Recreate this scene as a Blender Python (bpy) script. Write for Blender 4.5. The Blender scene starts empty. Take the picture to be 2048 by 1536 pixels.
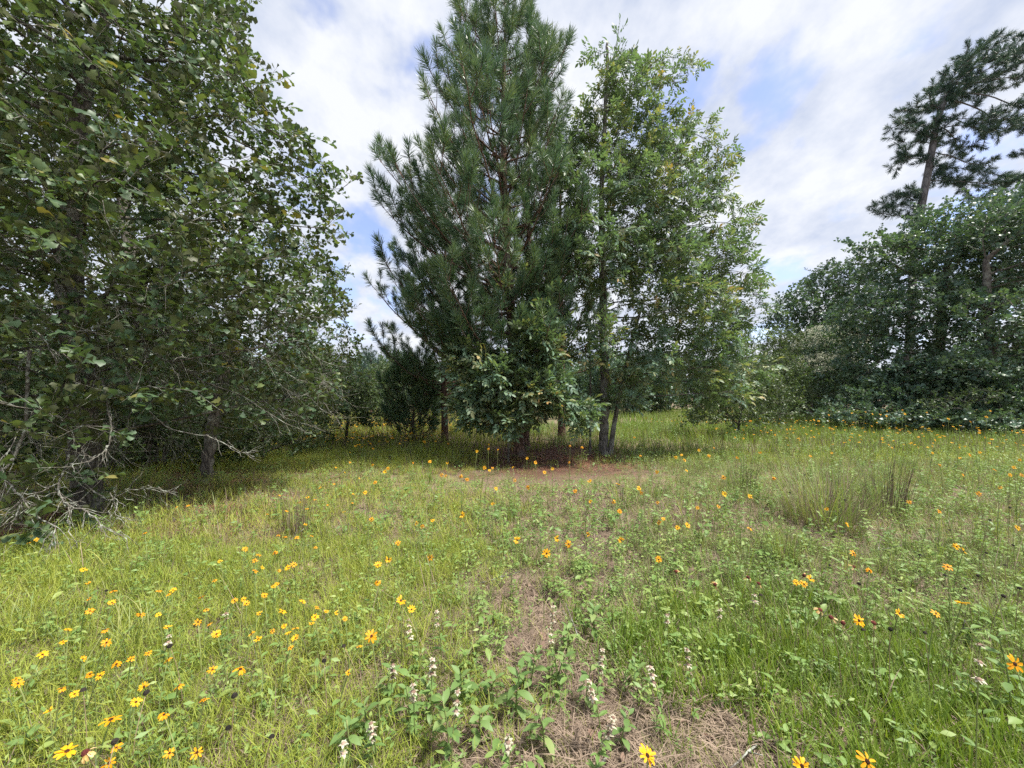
import bpy, math, random
import numpy as np
from mathutils import Vector, Matrix, Euler

# ------------------------------------------------------------------ camera, sky, sun, exposure
R = math.radians
scene = bpy.context.scene
CAM_H = 1.6
cam_data = bpy.data.cameras.new('camera')
cam = bpy.data.objects.new('camera', cam_data)
scene.collection.objects.link(cam)
cam.location = (0, 0, CAM_H)
cam.rotation_euler = (R(90), 0, 0)
cam_data.sensor_width = 36
cam_data.lens = 13.5
cam_data.shift_y = 27 / 2048
cam_data.clip_start = 0.05
cam_data.clip_end = 2000
scene.camera = cam

SUN_EL, SUN_AZ = 64.0, 105.0          # azimuth measured from +Y towards +X
scene.view_settings.view_transform = 'Standard'
scene.view_settings.look = 'None'
scene.view_settings.gamma = 1.0
scene.view_settings.use_curve_mapping = False
scene.view_settings.exposure = 2.6

world = bpy.data.worlds.new('World')
scene.world = world
world.use_nodes = True
wn, wl = world.node_tree.nodes, world.node_tree.links
wn.clear()
w_out = wn.new('ShaderNodeOutputWorld')
w_bg = wn.new('ShaderNodeBackground')
w_sky = wn.new('ShaderNodeTexSky')
w_sky.sky_type = 'NISHITA'
w_sky.sun_disc = False
w_sky.sun_elevation = R(SUN_EL)
w_sky.sun_rotation = R(SUN_AZ)
w_bg.inputs['Strength'].default_value = 0.1
tc = wn.new('ShaderNodeTexCoord')
sep = wn.new('ShaderNodeSeparateXYZ')
wl.new(tc.outputs['Generated'], sep.inputs[0])
def wmath(op, a, b=None, clamp=False):
    n = wn.new('ShaderNodeMath'); n.operation = op; n.use_clamp = clamp
    for i, v in enumerate((a, b)):
        if v is None: continue
        if isinstance(v, (int, float)): n.inputs[i].default_value = v
        else: wl.new(v, n.inputs[i])
    return n.outputs[0]
# a cloud deck overhead: the view direction meets a flat layer, so clouds foreshorten towards the horizon
zc = wmath('ADD', wmath('MAXIMUM', sep.outputs['Z'], 0.0), 0.38)
cu = wmath('DIVIDE', sep.outputs['X'], zc)
cv = wmath('DIVIDE', sep.outputs['Y'], zc)
comb = wn.new('ShaderNodeCombineXYZ')
wl.new(cu, comb.inputs[0]); wl.new(cv, comb.inputs[1])
comb.inputs[2].default_value = 4.3
def wnoise(scale, detail, rough, off=0.0, stretch=(1, 1, 1), rot=0.0):
    mp = wn.new('ShaderNodeMapping')
    mp.inputs['Location'].default_value = (off, off * 0.7, off)
    mp.inputs['Scale'].default_value = stretch
    mp.inputs['Rotation'].default_value = (0, 0, rot)
    wl.new(comb.outputs[0], mp.inputs['Vector'])
    n = wn.new('ShaderNodeTexNoise')
    n.inputs['Scale'].default_value = scale
    n.inputs['Detail'].default_value = detail
    n.inputs['Roughness'].default_value = rough
    wl.new(mp.outputs[0], n.inputs['Vector'])
    return n.outputs['Fac']
holes = wnoise(4.2, 4.0, 0.55, 5.3, (1.0, 0.8, 1), 0.35)
soft = wnoise(5.2, 6.0, 0.60, 9.7, (1.0, 0.85, 1), -0.2)
mr = wn.new('ShaderNodeMapRange'); mr.interpolation_type = 'SMOOTHSTEP'
mr.inputs['From Min'].default_value = 0.30; mr.inputs['From Max'].default_value = 0.47
wl.new(wmath('ADD', holes, wmath('MULTIPLY', wmath('SUBTRACT', soft, 0.5), 0.30)), mr.inputs['Value'])
cover = mr.outputs[0]
ramp = wn.new('ShaderNodeValToRGB')
ramp.color_ramp.elements[0].position = 0.34; ramp.color_ramp.elements[0].color = (1.04, 1.16, 1.44, 1)
ramp.color_ramp.elements[1].position = 0.62; ramp.color_ramp.elements[1].color = (1.62, 1.66, 1.75, 1)
wl.new(soft, ramp.inputs[0])
blue = wn.new('ShaderNodeMix'); blue.data_type = 'RGBA'; blue.blend_type = 'MULTIPLY'
blue.inputs['Factor'].default_value = 1.0
wl.new(w_sky.outputs[0], blue.inputs['A']); blue.inputs['B'].default_value = (0.47, 0.43, 0.48, 1)
mixc = wn.new('ShaderNodeMix'); mixc.data_type = 'RGBA'
wl.new(wmath('ADD', wmath('MULTIPLY', cover, 0.86), 0.12), mixc.inputs['Factor'])
wl.new(blue.outputs['Result'], mixc.inputs['A'])
wl.new(ramp.outputs[0], mixc.inputs['B'])
wl.new(mixc.outputs['Result'], w_bg.inputs['Color'])
wl.new(w_bg.outputs[0], w_out.inputs['Surface'])

sun_d = bpy.data.lights.new('sun', 'SUN')
sun_d.energy = 1.5
sun_d.angle = R(10)
sun_d.color = (1.0, 0.95, 0.86)
sun = bpy.data.objects.new('sun', sun_d)
scene.collection.objects.link(sun)
sdir = Vector((math.sin(R(SUN_AZ)) * math.cos(R(SUN_EL)), math.cos(R(SUN_AZ)) * math.cos(R(SUN_EL)), math.sin(R(SUN_EL))))
sun.rotation_euler = sdir.to_track_quat('Z', 'Y').to_euler()
sun.location = sdir * 60

scene.cycles.max_bounces = 6
scene.cycles.diffuse_bounces = 3
scene.cycles.glossy_bounces = 2
scene.cycles.transmission_bounces = 3
scene.cycles.transparent_max_bounces = 4
scene.cycles.use_denoising = False
scene.cycles.debug_use_spatial_splits = True
scene.cycles.use_adaptive_sampling = True
scene.cycles.adaptive_threshold = 0.014
scene.cycles.sample_clamp_indirect = 2.5

# ------------------------------------------------------------------ helpers
rng = np.random.default_rng(7)
random.seed(7)
F = 768.0; CX = 1024.0; HY = 795.0
def at(px, py, d):
    """a point of the place seen at photo pixel (px, py), d metres ahead"""
    return np.array([(px - CX) / F * d, d, CAM_H + (HY - py) / F * d])

def link(o, parent=None):
    scene.collection.objects.link(o)
    if parent is not None: o.parent = parent
    return o
def tag(o, label=None, cat=None, group=None, kind=None):
    if label: o['label'] = label
    if cat: o['category'] = cat
    if group: o['group'] = group
    if kind: o['kind'] = kind
    return o
def empty(name, loc, rz=0.0):
    o = bpy.data.objects.new(name, None)
    o.empty_display_size = 0.1
    o.location = loc; o.rotation_euler = (0, 0, rz)
    return link(o)

# smooth value noise on the ground plane
_NG = np.random.default_rng(99).random((256, 256))
def vnoise(x, y, s):
    x = np.asarray(x, float) * s + 1000.3; y = np.asarray(y, float) * s + 1000.7
    xi = np.floor(x).astype(int); yi = np.floor(y).astype(int)
    fx = x - xi; fy = y - yi
    fx = fx * fx * (3 - 2 * fx); fy = fy * fy * (3 - 2 * fy)
    g = lambda a, b: _NG[a % 256, b % 256]
    return (g(xi, yi) * (1 - fx) + g(xi + 1, yi) * fx) * (1 - fy) + (g(xi, yi + 1) * (1 - fx) + g(xi + 1, yi + 1) * fx) * fy
def gz(x, y):
    x = np.asarray(x, float); y = np.asarray(y, float)
    near = np.exp(-((x) ** 2 + (y - 3) ** 2) / 900)
    return (0.10 * (vnoise(x, y, 0.35) - 0.5) + 0.035 * (vnoise(x, y, 1.3) - 0.5)) * near + 0.25 * (vnoise(x, y, 0.05) - 0.5) * (1 - near)

class MB:
    """collects faces with a material slot and a per-piece tone value"""
    def __init__(s): s.v = []; s.f = []; s.m = []; s.t = []; s.n = 0
    def add(s, verts, faces, mat=0, tone=0.5):
        verts = np.asarray(verts, float)
        s.v.append(verts); n = s.n
        s.f.extend([tuple(i + n for i in fc) for fc in faces])
        s.m.extend([mat] * len(faces))
        s.t.append(np.full(len(verts), tone)); s.n += len(verts)
    def mesh(s, name, mats, smooth=True):
        me = bpy.data.meshes.new(name)
        vs = np.concatenate(s.v) if s.v else np.zeros((0, 3))
        me.from_pydata(vs.tolist(), [], s.f)
        for m in mats: me.materials.append(m)
        if s.f:
            me.polygons.foreach_set('material_index', np.array(s.m, dtype=np.int32))
            if smooth: me.polygons.foreach_set('use_smooth', np.ones(len(s.f), dtype=bool))
        a = me.attributes.new('tone', 'FLOAT', 'POINT')
        if len(vs): a.data.foreach_set('value', np.concatenate(s.t).astype(np.float32))
        me.update()
        return me

def tube(mb, pts, rad, sides=5, mat=0, tone=0.5, cap=True):
    pts = np.asarray(pts, float); rad = np.asarray(rad, float)
    n = len(pts)
    if n < 2: return
    t = np.gradient(pts, axis=0)
    t /= np.linalg.norm(t, axis=1)[:, None] + 1e-9
    ref = np.array([0.31, 0.17, 0.93]) if abs(t[0, 2]) < 0.9 else np.array([0.95, 0.2, 0.1])
    u = np.cross(t, ref); u /= np.linalg.norm(u, axis=1)[:, None] + 1e-9
    w = np.cross(t, u)
    a = np.linspace(0, 2 * np.pi, sides, endpoint=False)
    ring = (u[:, None, :] * np.cos(a)[None, :, None] + w[:, None, :] * np.sin(a)[None, :, None]) * rad[:, None, None] + pts[:, None, :]
    vs = ring.reshape(-1, 3)
    fs = []
    for i in range(n - 1):
        b = i * sides
        for k in range(sides):
            k2 = (k + 1) % sides
            fs.append((b + k, b + k2, b + sides + k2, b + sides + k))
    if cap: fs.append(tuple(range((n - 1) * sides, n * sides)))
    mb.add(vs, fs, mat, tone)

def smooth_poly(pts, n):
    """Catmull-Rom through the points"""
    p = np.asarray(pts, float)
    p = np.vstack([2 * p[0] - p[1], p, 2 * p[-1] - p[-2]])
    segs = len(p) - 3
    out = []
    for q in np.linspace(0, segs - 1e-6, n):
        i = int(q); f = q - i
        a, b, c, d = p[i], p[i + 1], p[i + 2], p[i + 3]
        out.append(0.5 * ((2 * b) + (-a + c) * f + (2 * a - 5 * b + 4 * c - d) * f ** 2 + (-a + 3 * b - 3 * c + d) * f ** 3))
    return np.array(out)

def leaf_geo(L, prof, fold=0.25, curl=0.15, base=0.0, wave=0.0):
    """a leaf along +Y, face up +Z; prof = [(t, half width)] ; returns verts, faces"""
    vs, fs = [], []
    for i, (t, w) in enumerate(prof):
        y = base + t * L
        z = -curl * L * t * t
        wz = fold * w * L + (wave * L * (1 if i % 2 else -1))
        vs += [(-w * L, y, z + wz), (0, y, z), (w * L, y, z + wz * (0.6 if wave else 1))]
    for i in range(len(prof) - 1):
        a = 3 * i; b = a + 3
        if prof[i][1] < 1e-4:
            fs += [(a + 1, b + 1, b), (a + 1, b + 2, b + 1)]
        elif prof[i + 1][1] < 1e-4:
            fs += [(a, a + 1, b + 1), (a + 1, a + 2, b + 1)]
        else:
            fs += [(a, a + 1, b + 1, b), (a + 1, a + 2, b + 2, b + 1)]
    return np.array(vs), fs

def frame(d, up=(0, 0, 1), roll=0.0):
    """3x3 whose Y column follows d and whose Z column leans to up"""
    d = np.asarray(d, float); d = d / (np.linalg.norm(d) + 1e-9)
    up = np.asarray(up, float)
    x = np.cross(d, up)
    if np.linalg.norm(x) < 1e-3: x = np.cross(d, (1, 0, 0.2))
    x /= np.linalg.norm(x); z = np.cross(x, d)
    if roll:
        c, s = math.cos(roll), math.sin(roll)
        x, z = x * c + z * s, z * c - x * s
    return np.stack([x, d, z], axis=1)

def euler_of(m): return Matrix(m.tolist()).to_euler()

# ------------------------------------------------------------------ materials
def new_mat(name):
    m = bpy.data.materials.new(name); m.use_nodes = True
    m.node_tree.nodes.clear()
    return m, m.node_tree.nodes, m.node_tree.links

def leaf_mat(name, stops, under=None, trans=0.35, trans_tint=(1.1, 1.12, 0.5), rough=0.45, spec=0.5, obj_w=0.45, mottle=0.25):
    """two-sided foliage: tone per leaf and per spray picks the colour, light passes through"""
    m, N, L = new_mat(name)
    out = N.new('ShaderNodeOutputMaterial')
    at_ = N.new('ShaderNodeAttribute'); at_.attribute_name = 'tone'
    oi = N.new('ShaderNodeObjectInfo')
    def M(op, a, b):
        n = N.new('ShaderNodeMath'); n.operation = op
        for i, v in enumerate((a, b)):
            if isinstance(v, (int, float)): n.inputs[i].default_value = v
            else: L.new(v, n.inputs[i])
        return n.outputs[0]
    geo = N.new('ShaderNodeNewGeometry')
    nz = N.new('ShaderNodeTexNoise'); nz.inputs['Scale'].default_value = 1.1; nz.inputs['Detail'].default_value = 3
    L.new(geo.outputs['Position'], nz.inputs['Vector'])
    fac = M('ADD', M('MULTIPLY', at_.outputs['Fac'], 1 - obj_w), M('MULTIPLY', oi.outputs['Random'], obj_w))
    fac = M('ADD', fac, M('MULTIPLY', M('SUBTRACT', nz.outputs['Fac'], 0.5), mottle * 2))
    rp = N.new('ShaderNodeValToRGB'); cr = rp.color_ramp
    while len(cr.elements) < len(stops): cr.elements.new(0.5)
    for e, (p, c) in zip(cr.elements, stops): e.position = p; e.color = (*c, 1)
    L.new(fac, rp.inputs[0])
    col = rp.outputs[0]
    if under is not None:
        mx = N.new('ShaderNodeMix'); mx.data_type = 'RGBA'
        L.new(geo.outputs['Backfacing'], mx.inputs['Factor']); L.new(col, mx.inputs['A']); mx.inputs['B'].default_value = (*under, 1)
        bcol = mx.outputs['Result']
    else: bcol = col
    pb = N.new('ShaderNodeBsdfPrincipled')
    L.new(bcol, pb.inputs['Base Color']); pb.inputs['Roughness'].default_value = rough
    pb.inputs['Specular IOR Level'].default_value = spec
    tr = N.new('ShaderNodeBsdfTranslucent')
    tm = N.new('ShaderNodeMix'); tm.data_type = 'RGBA'; tm.blend_type = 'MULTIPLY'; tm.inputs['Factor'].default_value = 1
    L.new(col, tm.inputs['A']); tm.inputs['B'].default_value = (*trans_tint, 1)
    L.new(tm.outputs['Result'], tr.inputs['Color'])
    ms = N.new('ShaderNodeMixShader'); ms.inputs[0].default_value = trans
    L.new(pb.outputs[0], ms.inputs[1]); L.new(tr.outputs[0], ms.inputs[2])
    L.new(ms.outputs[0], out.inputs['Surface'])
    return m

def bark_mat(name, c0, c1, c2=None, scale=14, stretch=0.25, bump=0.6, patch=3.0):
    m, N, L = new_mat(name)
    out = N.new('ShaderNodeOutputMaterial')
    tcn = N.new('ShaderNodeTexCoord')
    mp = N.new('ShaderNodeMapping'); mp.inputs['Scale'].default_value = (1, 1, stretch)
    L.new(tcn.outputs['Object'], mp.inputs['Vector'])
    v = N.new('ShaderNodeTexVoronoi'); v.feature = 'DISTANCE_TO_EDGE'; v.inputs['Scale'].default_value = scale
    n = N.new('ShaderNodeTexNoise'); n.inputs['Scale'].default_value = scale * 2; n.inputs['Detail'].default_value = 6
    n2 = N.new('ShaderNodeTexNoise'); n2.inputs['Scale'].default_value = patch; n2.inputs['Detail'].default_value = 5
    for q in (v, n): L.new(mp.outputs[0], q.inputs['Vector'])
    L.new(tcn.outputs['Object'], n2.inputs['Vector'])
    mul = N.new('ShaderNodeMath'); mul.operation = 'MULTIPLY'
    L.new(v.outputs['Distance'], mul.inputs[0]); mul.inputs[1].default_value = 2.2
    ad = N.new('ShaderNodeMath'); ad.operation = 'ADD'; L.new(mul.outputs[0], ad.inputs[0])
    h = N.new('ShaderNodeMath'); h.operation = 'MULTIPLY'; L.new(n.outputs['Fac'], h.inputs[0]); h.inputs[1].default_value = 0.6
    L.new(h.outputs[0], ad.inputs[1])
    rp = N.new('ShaderNodeValToRGB')
    rp.color_ramp.elements[0].position = 0.25; rp.color_ramp.elements[0].color = (*c0, 1)
    rp.color_ramp.elements[1].position = 0.8; rp.color_ramp.elements[1].color = (*c1, 1)
    L.new(ad.outputs[0], rp.inputs[0])
    col = rp.outputs[0]
    if c2 is not None:
        mr_ = N.new('ShaderNodeMapRange'); mr_.inputs['From Min'].default_value = 0.50; mr_.inputs['From Max'].default_value = 0.62
        L.new(n2.outputs['Fac'], mr_.inputs['Value'])
        mx = N.new('ShaderNodeMix'); mx.data_type = 'RGBA'
        L.new(mr_.outputs[0], mx.inputs['Factor']); L.new(col, mx.inputs['A']); mx.inputs['B'].default_value = (*c2, 1)
        col = mx.outputs['Result']
    pb = N.new('ShaderNodeBsdfPrincipled'); pb.inputs['Roughness'].default_value = 0.9
    pb.inputs['Specular IOR Level'].default_value = 0.2
    L.new(col, pb.inputs['Base Color'])
    bp = N.new('ShaderNodeBump'); bp.inputs['Strength'].default_value = bump; bp.inputs['Distance'].default_value = 0.02
    L.new(ad.outputs[0], bp.inputs['Height']); L.new(bp.outputs[0], pb.inputs['Normal'])
    L.new(pb.outputs[0], out.inputs['Surface'])
    return m

def plain_mat(name, c0, c1, scale=40, rough=0.7, bump=0.0, trans=0.0):
    m, N, L = new_mat(name)
    out = N.new('ShaderNodeOutputMaterial')
    tcn = N.new('ShaderNodeTexCoord')
    n = N.new('ShaderNodeTexNoise'); n.inputs['Scale'].default_value = scale; n.inputs['Detail'].default_value = 5
    L.new(tcn.outputs['Object'], n.inputs['Vector'])
    oi = N.new('ShaderNodeObjectInfo')
    ad = N.new('ShaderNodeMath'); ad.operation = 'MULTIPLY_ADD'
    L.new(oi.outputs['Random'], ad.inputs[0]); ad.inputs[1].default_value = 0.4
    sb = N.new('ShaderNodeMath'); sb.operation = 'SUBTRACT'; L.new(n.outputs['Fac'], sb.inputs[0]); sb.inputs[1].default_value = 0.2
    L.new(sb.outputs[0], ad.inputs[2])
    rp = N.new('ShaderNodeValToRGB')
    rp.color_ramp.elements[0].position = 0.3; rp.color_ramp.elements[0].color = (*c0, 1)
    rp.color_ramp.elements[1].position = 0.7; rp.color_ramp.elements[1].color = (*c1, 1)
    L.new(ad.outputs[0], rp.inputs[0])
    pb = N.new('ShaderNodeBsdfPrincipled'); pb.inputs['Roughness'].default_value = rough
    pb.inputs['Specular IOR Level'].default_value = 0.25
    L.new(rp.outputs[0], pb.inputs['Base Color'])
    if bump:
        bp = N.new('ShaderNodeBump'); bp.inputs['Strength'].default_value = bump; bp.inputs['Distance'].default_value = 0.01
        L.new(n.outputs['Fac'], bp.inputs['Height']); L.new(bp.outputs[0], pb.inputs['Normal'])
    sh = pb.outputs[0]
    if trans:
        tr = N.new('ShaderNodeBsdfTranslucent'); L.new(rp.outputs[0], tr.inputs['Color'])
        ms = N.new('ShaderNodeMixShader'); ms.inputs[0].default_value = trans
        L.new(sh, ms.inputs[1]); L.new(tr.outputs[0], ms.inputs[2]); sh = ms.outputs[0]
    L.new(sh, out.inputs['Surface'])
    return m

M = {}
M['oak_leaf'] = leaf_mat('oak_leaf', [(0.0, (0.054, 0.103, 0.052)), (0.5, (0.094, 0.157, 0.078)), (0.86, (0.154, 0.203, 0.078)), (1.0, (0.262, 0.203, 0.059))],
                         under=(0.10, 0.115, 0.05), trans=0.36, rough=0.46, spec=0.4)
M['far_oak_leaf'] = leaf_mat('far_oak_leaf', [(0.0, (0.054, 0.108, 0.082)), (0.6, (0.094, 0.167, 0.116)), (1.0, (0.167, 0.238, 0.116))],
                             under=(0.075, 0.115, 0.07), trans=0.3, rough=0.4, spec=0.5)  # bluer, lighter than the near oak leaf: distance haze put into the colour
M['hickory_leaf'] = leaf_mat('hickory_leaf', [(0.0, (0.098, 0.170, 0.124)), (0.55, (0.156, 0.253, 0.161)), (0.85, (0.296, 0.305, 0.146)), (1.0, (0.475, 0.305, 0.127))],
                             under=(0.10, 0.14, 0.065), trans=0.36, rough=0.48, spec=0.4, mottle=0.28)
M['shrub_leaf'] = leaf_mat('shrub_leaf', [(0.0, (0.050, 0.094, 0.040)), (0.6, (0.094, 0.149, 0.055)), (1.0, (0.176, 0.209, 0.069))],
                           under=(0.09, 0.125, 0.06), trans=0.35, rough=0.45)
M['needle'] = leaf_mat('pine_needle', [(0.0, (0.054, 0.112, 0.074)), (0.5, (0.100, 0.179, 0.107)), (1.0, (0.202, 0.264, 0.102))],
                       trans=0.25, trans_tint=(1.1, 1.1, 0.6), rough=0.4, spec=0.5)
M['dark_needle'] = leaf_mat('dark_pine_needle', [(0.0, (0.030, 0.066, 0.054)), (0.5, (0.052, 0.102, 0.078)), (1.0, (0.086, 0.138, 0.081))], trans=0.2, trans_tint=(1.1, 1.1, 0.7), rough=0.45)
M['grass'] = leaf_mat('green_grass', [(0.0, (0.122, 0.210, 0.038)), (0.55, (0.197, 0.289, 0.050)), (0.85, (0.289, 0.342, 0.074)), (1.0, (0.463, 0.433, 0.139))],
                      trans=0.35, rough=0.55, spec=0.3, obj_w=0.4)
M['yellow_grass'] = leaf_mat('yellow_grass', [(0.0, (0.165, 0.237, 0.035)), (0.5, (0.277, 0.338, 0.053)), (0.85, (0.375, 0.401, 0.077)), (1.0, (0.497, 0.464, 0.146))],
                             trans=0.35, rough=0.55, spec=0.3, obj_w=0.4)
M['grey_grass'] = leaf_mat('grey_green_grass', [(0.0, (0.119, 0.185, 0.064)), (0.5, (0.215, 0.286, 0.099)), (0.8, (0.305, 0.341, 0.125)), (1.0, (0.452, 0.418, 0.179))],
                           trans=0.3, rough=0.55, spec=0.35, obj_w=0.4)
M['forb'] = leaf_mat('weed_leaf', [(0.0, (0.104, 0.192, 0.053)), (0.5, (0.182, 0.289, 0.082)), (0.9, (0.304, 0.373, 0.107)), (1.0, (0.438, 0.424, 0.135))],
                     under=(0.20, 0.25, 0.14), trans=0.33, rough=0.5, spec=0.35, obj_w=0.4)
M['broad'] = leaf_mat('broad_weed_leaf', [(0.0, (0.11, 0.20, 0.06)), (0.6, (0.18, 0.28, 0.09)), (0.9, (0.26, 0.33, 0.12)), (1.0, (0.38, 0.34, 0.13))],
                      under=(0.22, 0.32, 0.15), trans=0.35, rough=0.5, spec=0.35, mottle=0.12)
M['straw'] = plain_mat('dry_straw', (0.10, 0.072, 0.055), (0.32, 0.245, 0.185), 14, 0.8, trans=0.2)
M['pine_straw'] = plain_mat('pine_straw', (0.14, 0.055, 0.03), (0.30, 0.14, 0.085), 6, 0.8)
M['dead_leaf'] = plain_mat('dead_leaf', (0.17, 0.10, 0.07), (0.44, 0.32, 0.25), 9, 0.75, trans=0.15)
M['petal'] = plain_mat('yellow_petal', (0.82, 0.40, 0.012), (0.90, 0.52, 0.02), 60, 0.5, trans=0.35)
M['petal_gold'] = plain_mat('golden_petal', (0.80, 0.33, 0.01), (0.88, 0.43, 0.015), 60, 0.5, trans=0.35)
M['disc'] = plain_mat('brown_flower_disc', (0.035, 0.012, 0.006), (0.10, 0.035, 0.012), 300, 0.85, 0.8)
M['disc_red'] = plain_mat('maroon_flower_disc', (0.06, 0.012, 0.012), (0.16, 0.04, 0.03), 300, 0.85, 0.8)
M['seed'] = plain_mat('black_seed_head', (0.010, 0.008, 0.007), (0.035, 0.028, 0.022), 300, 0.9, 0.8)
M['stem'] = plain_mat('green_stem', (0.14, 0.19, 0.06), (0.24, 0.27, 0.10), 20, 0.6)
M['dry_stem'] = plain_mat('dry_stem', (0.16, 0.11, 0.07), (0.32, 0.24, 0.15), 20, 0.8)
M['bract'] = plain_mat('pale_bract', (0.40, 0.38, 0.27), (0.62, 0.59, 0.47), 60, 0.6, trans=0.3)
M['wilted'] = plain_mat('wilted_petal', (0.50, 0.32, 0.10), (0.72, 0.55, 0.30), 60, 0.7, trans=0.2)
M['blossom'] = plain_mat('white_blossom', (0.34, 0.36, 0.25), (0.58, 0.59, 0.46), 10, 0.6, trans=0.3)
M['oak_bark'] = bark_mat('oak_bark', (0.035, 0.030, 0.026), (0.13, 0.115, 0.10), (0.20, 0.20, 0.17), 16, 0.3)
M['twig_bark'] = bark_mat('lichened_twig', (0.07, 0.062, 0.052), (0.18, 0.168, 0.145), (0.33, 0.345, 0.30), 40, 0.5, 0.3, 18)
M['pine_bark'] = bark_mat('pine_bark', (0.035, 0.020, 0.015), (0.20, 0.125, 0.095), (0.15, 0.12, 0.105), 13, 0.35, 0.9)
M['far_pine_bark'] = bark_mat('pale_pine_bark', (0.065, 0.062, 0.062), (0.16, 0.152, 0.15), None, 5, 0.35, 0.5)
M['hickory_bark'] = bark_mat('hickory_bark', (0.05, 0.045, 0.04), (0.19, 0.175, 0.155), (0.24, 0.24, 0.21), 18, 0.18, 0.8)
M['log_bark'] = bark_mat('rotting_bark', (0.05, 0.026, 0.018), (0.19, 0.10, 0.065), None, 14, 1.0, 0.8)

# ------------------------------------------------------------------ scattering (one object holding what nobody could count)
def source_collection(name, meshes):
    c = bpy.data.collections.new(name)
    for i, me in enumerate(meshes):
        o = bpy.data.objects.new('%s_%02d' % (name, i), me)
        c.objects.link(o)
    return c

_GN = {}
def gn_tree(coll):
    if coll.name in _GN: return _GN[coll.name]
    t = bpy.data.node_groups.new('scatter_' + coll.name, 'GeometryNodeTree')
    t.interface.new_socket('Geometry', in_out='INPUT', socket_type='NodeSocketGeometry')
    t.interface.new_socket('Geometry', in_out='OUTPUT', socket_type='NodeSocketGeometry')
    gi = t.nodes.new('NodeGroupInput'); go = t.nodes.new('NodeGroupOutput')
    ci = t.nodes.new('GeometryNodeCollectionInfo')
    ci.inputs['Collection'].default_value = coll
    ci.inputs['Separate Children'].default_value = True
    ci.inputs['Reset Children'].default_value = True
    iop = t.nodes.new('GeometryNodeInstanceOnPoints')
    iop.inputs['Pick Instance'].default_value = True
    def attr(nm, typ):
        a = t.nodes.new('GeometryNodeInputNamedAttribute'); a.data_type = typ
        a.inputs['Name'].default_value = nm
        return a.outputs['Attribute']
    e2r = t.nodes.new('FunctionNodeEulerToRotation')
    t.links.new(attr('rot', 'FLOAT_VECTOR'), e2r.inputs[0])
    t.links.new(gi.outputs[0], iop.inputs['Points'])
    t.links.new(ci.outputs[0], iop.inputs['Instance'])
    t.links.new(attr('idx', 'INT'), iop.inputs['Instance Index'])
    t.links.new(e2r.outputs[0], iop.inputs['Rotation'])
    t.links.new(attr('scl', 'FLOAT_VECTOR'), iop.inputs['Scale'])
    t.links.new(iop.outputs[0], go.inputs[0])
    _GN[coll.name] = t
    return t

def scatter(name, pts, rots, scls, idxs, coll, parent=None, kind='stuff'):
    n = len(pts)
    me = bpy.data.meshes.new(name)
    me.vertices.add(n)
    me.vertices.foreach_set('co', np.asarray(pts, np.float32).ravel())
    a = me.attributes.new('rot', 'FLOAT_VECTOR', 'POINT'); a.data.foreach_set('vector', np.asarray(rots, np.float32).ravel())
    s = np.asarray(scls, np.float32)
    if s.ndim == 1: s = np.repeat(s[:, None], 3, axis=1)
    a = me.attributes.new('scl', 'FLOAT_VECTOR', 'POINT'); a.data.foreach_set('vector', s.ravel())
    a = me.attributes.new('idx', 'INT', 'POINT'); a.data.foreach_set('value', np.asarray(idxs, np.int32))
    o = bpy.data.objects.new(name, me)
    link(o, parent)
    md = o.modifiers.new('scatter', 'NODES'); md.node_group = gn_tree(coll)
    if kind: o['kind'] = kind
    return o

def mesh_arrays(me):
    nv, nl, npoly = len(me.vertices), len(me.loops), len(me.polygons)
    co = np.empty(nv * 3, np.float32); me.vertices.foreach_get('co', co)
    lv = np.empty(nl, np.int32); me.loops.foreach_get('vertex_index', lv)
    ls = np.empty(npoly, np.int32); me.polygons.foreach_get('loop_start', ls)
    mi = np.empty(npoly, np.int32); me.polygons.foreach_get('material_index', mi)
    tn = np.empty(nv, np.float32); me.attributes['tone'].data.foreach_get('value', tn)
    return co.reshape(-1, 3), lv, ls, mi, tn
def rot_mats(rots):
    cx, sx = np.cos(rots[:, 0]), np.sin(rots[:, 0]); cy, sy = np.cos(rots[:, 1]), np.sin(rots[:, 1]); cz, sz = np.cos(rots[:, 2]), np.sin(rots[:, 2])
    m = np.empty((len(rots), 3, 3))
    m[:, 0, 0] = cy * cz; m[:, 0, 1] = sx * sy * cz - cx * sz; m[:, 0, 2] = cx * sy * cz + sx * sz
    m[:, 1, 0] = cy * sz; m[:, 1, 1] = sx * sy * sz + cx * cz; m[:, 1, 2] = cx * sy * sz - sx * cz
    m[:, 2, 0] = -sy; m[:, 2, 1] = sx * cy; m[:, 2, 2] = cx * cy
    return m
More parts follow.
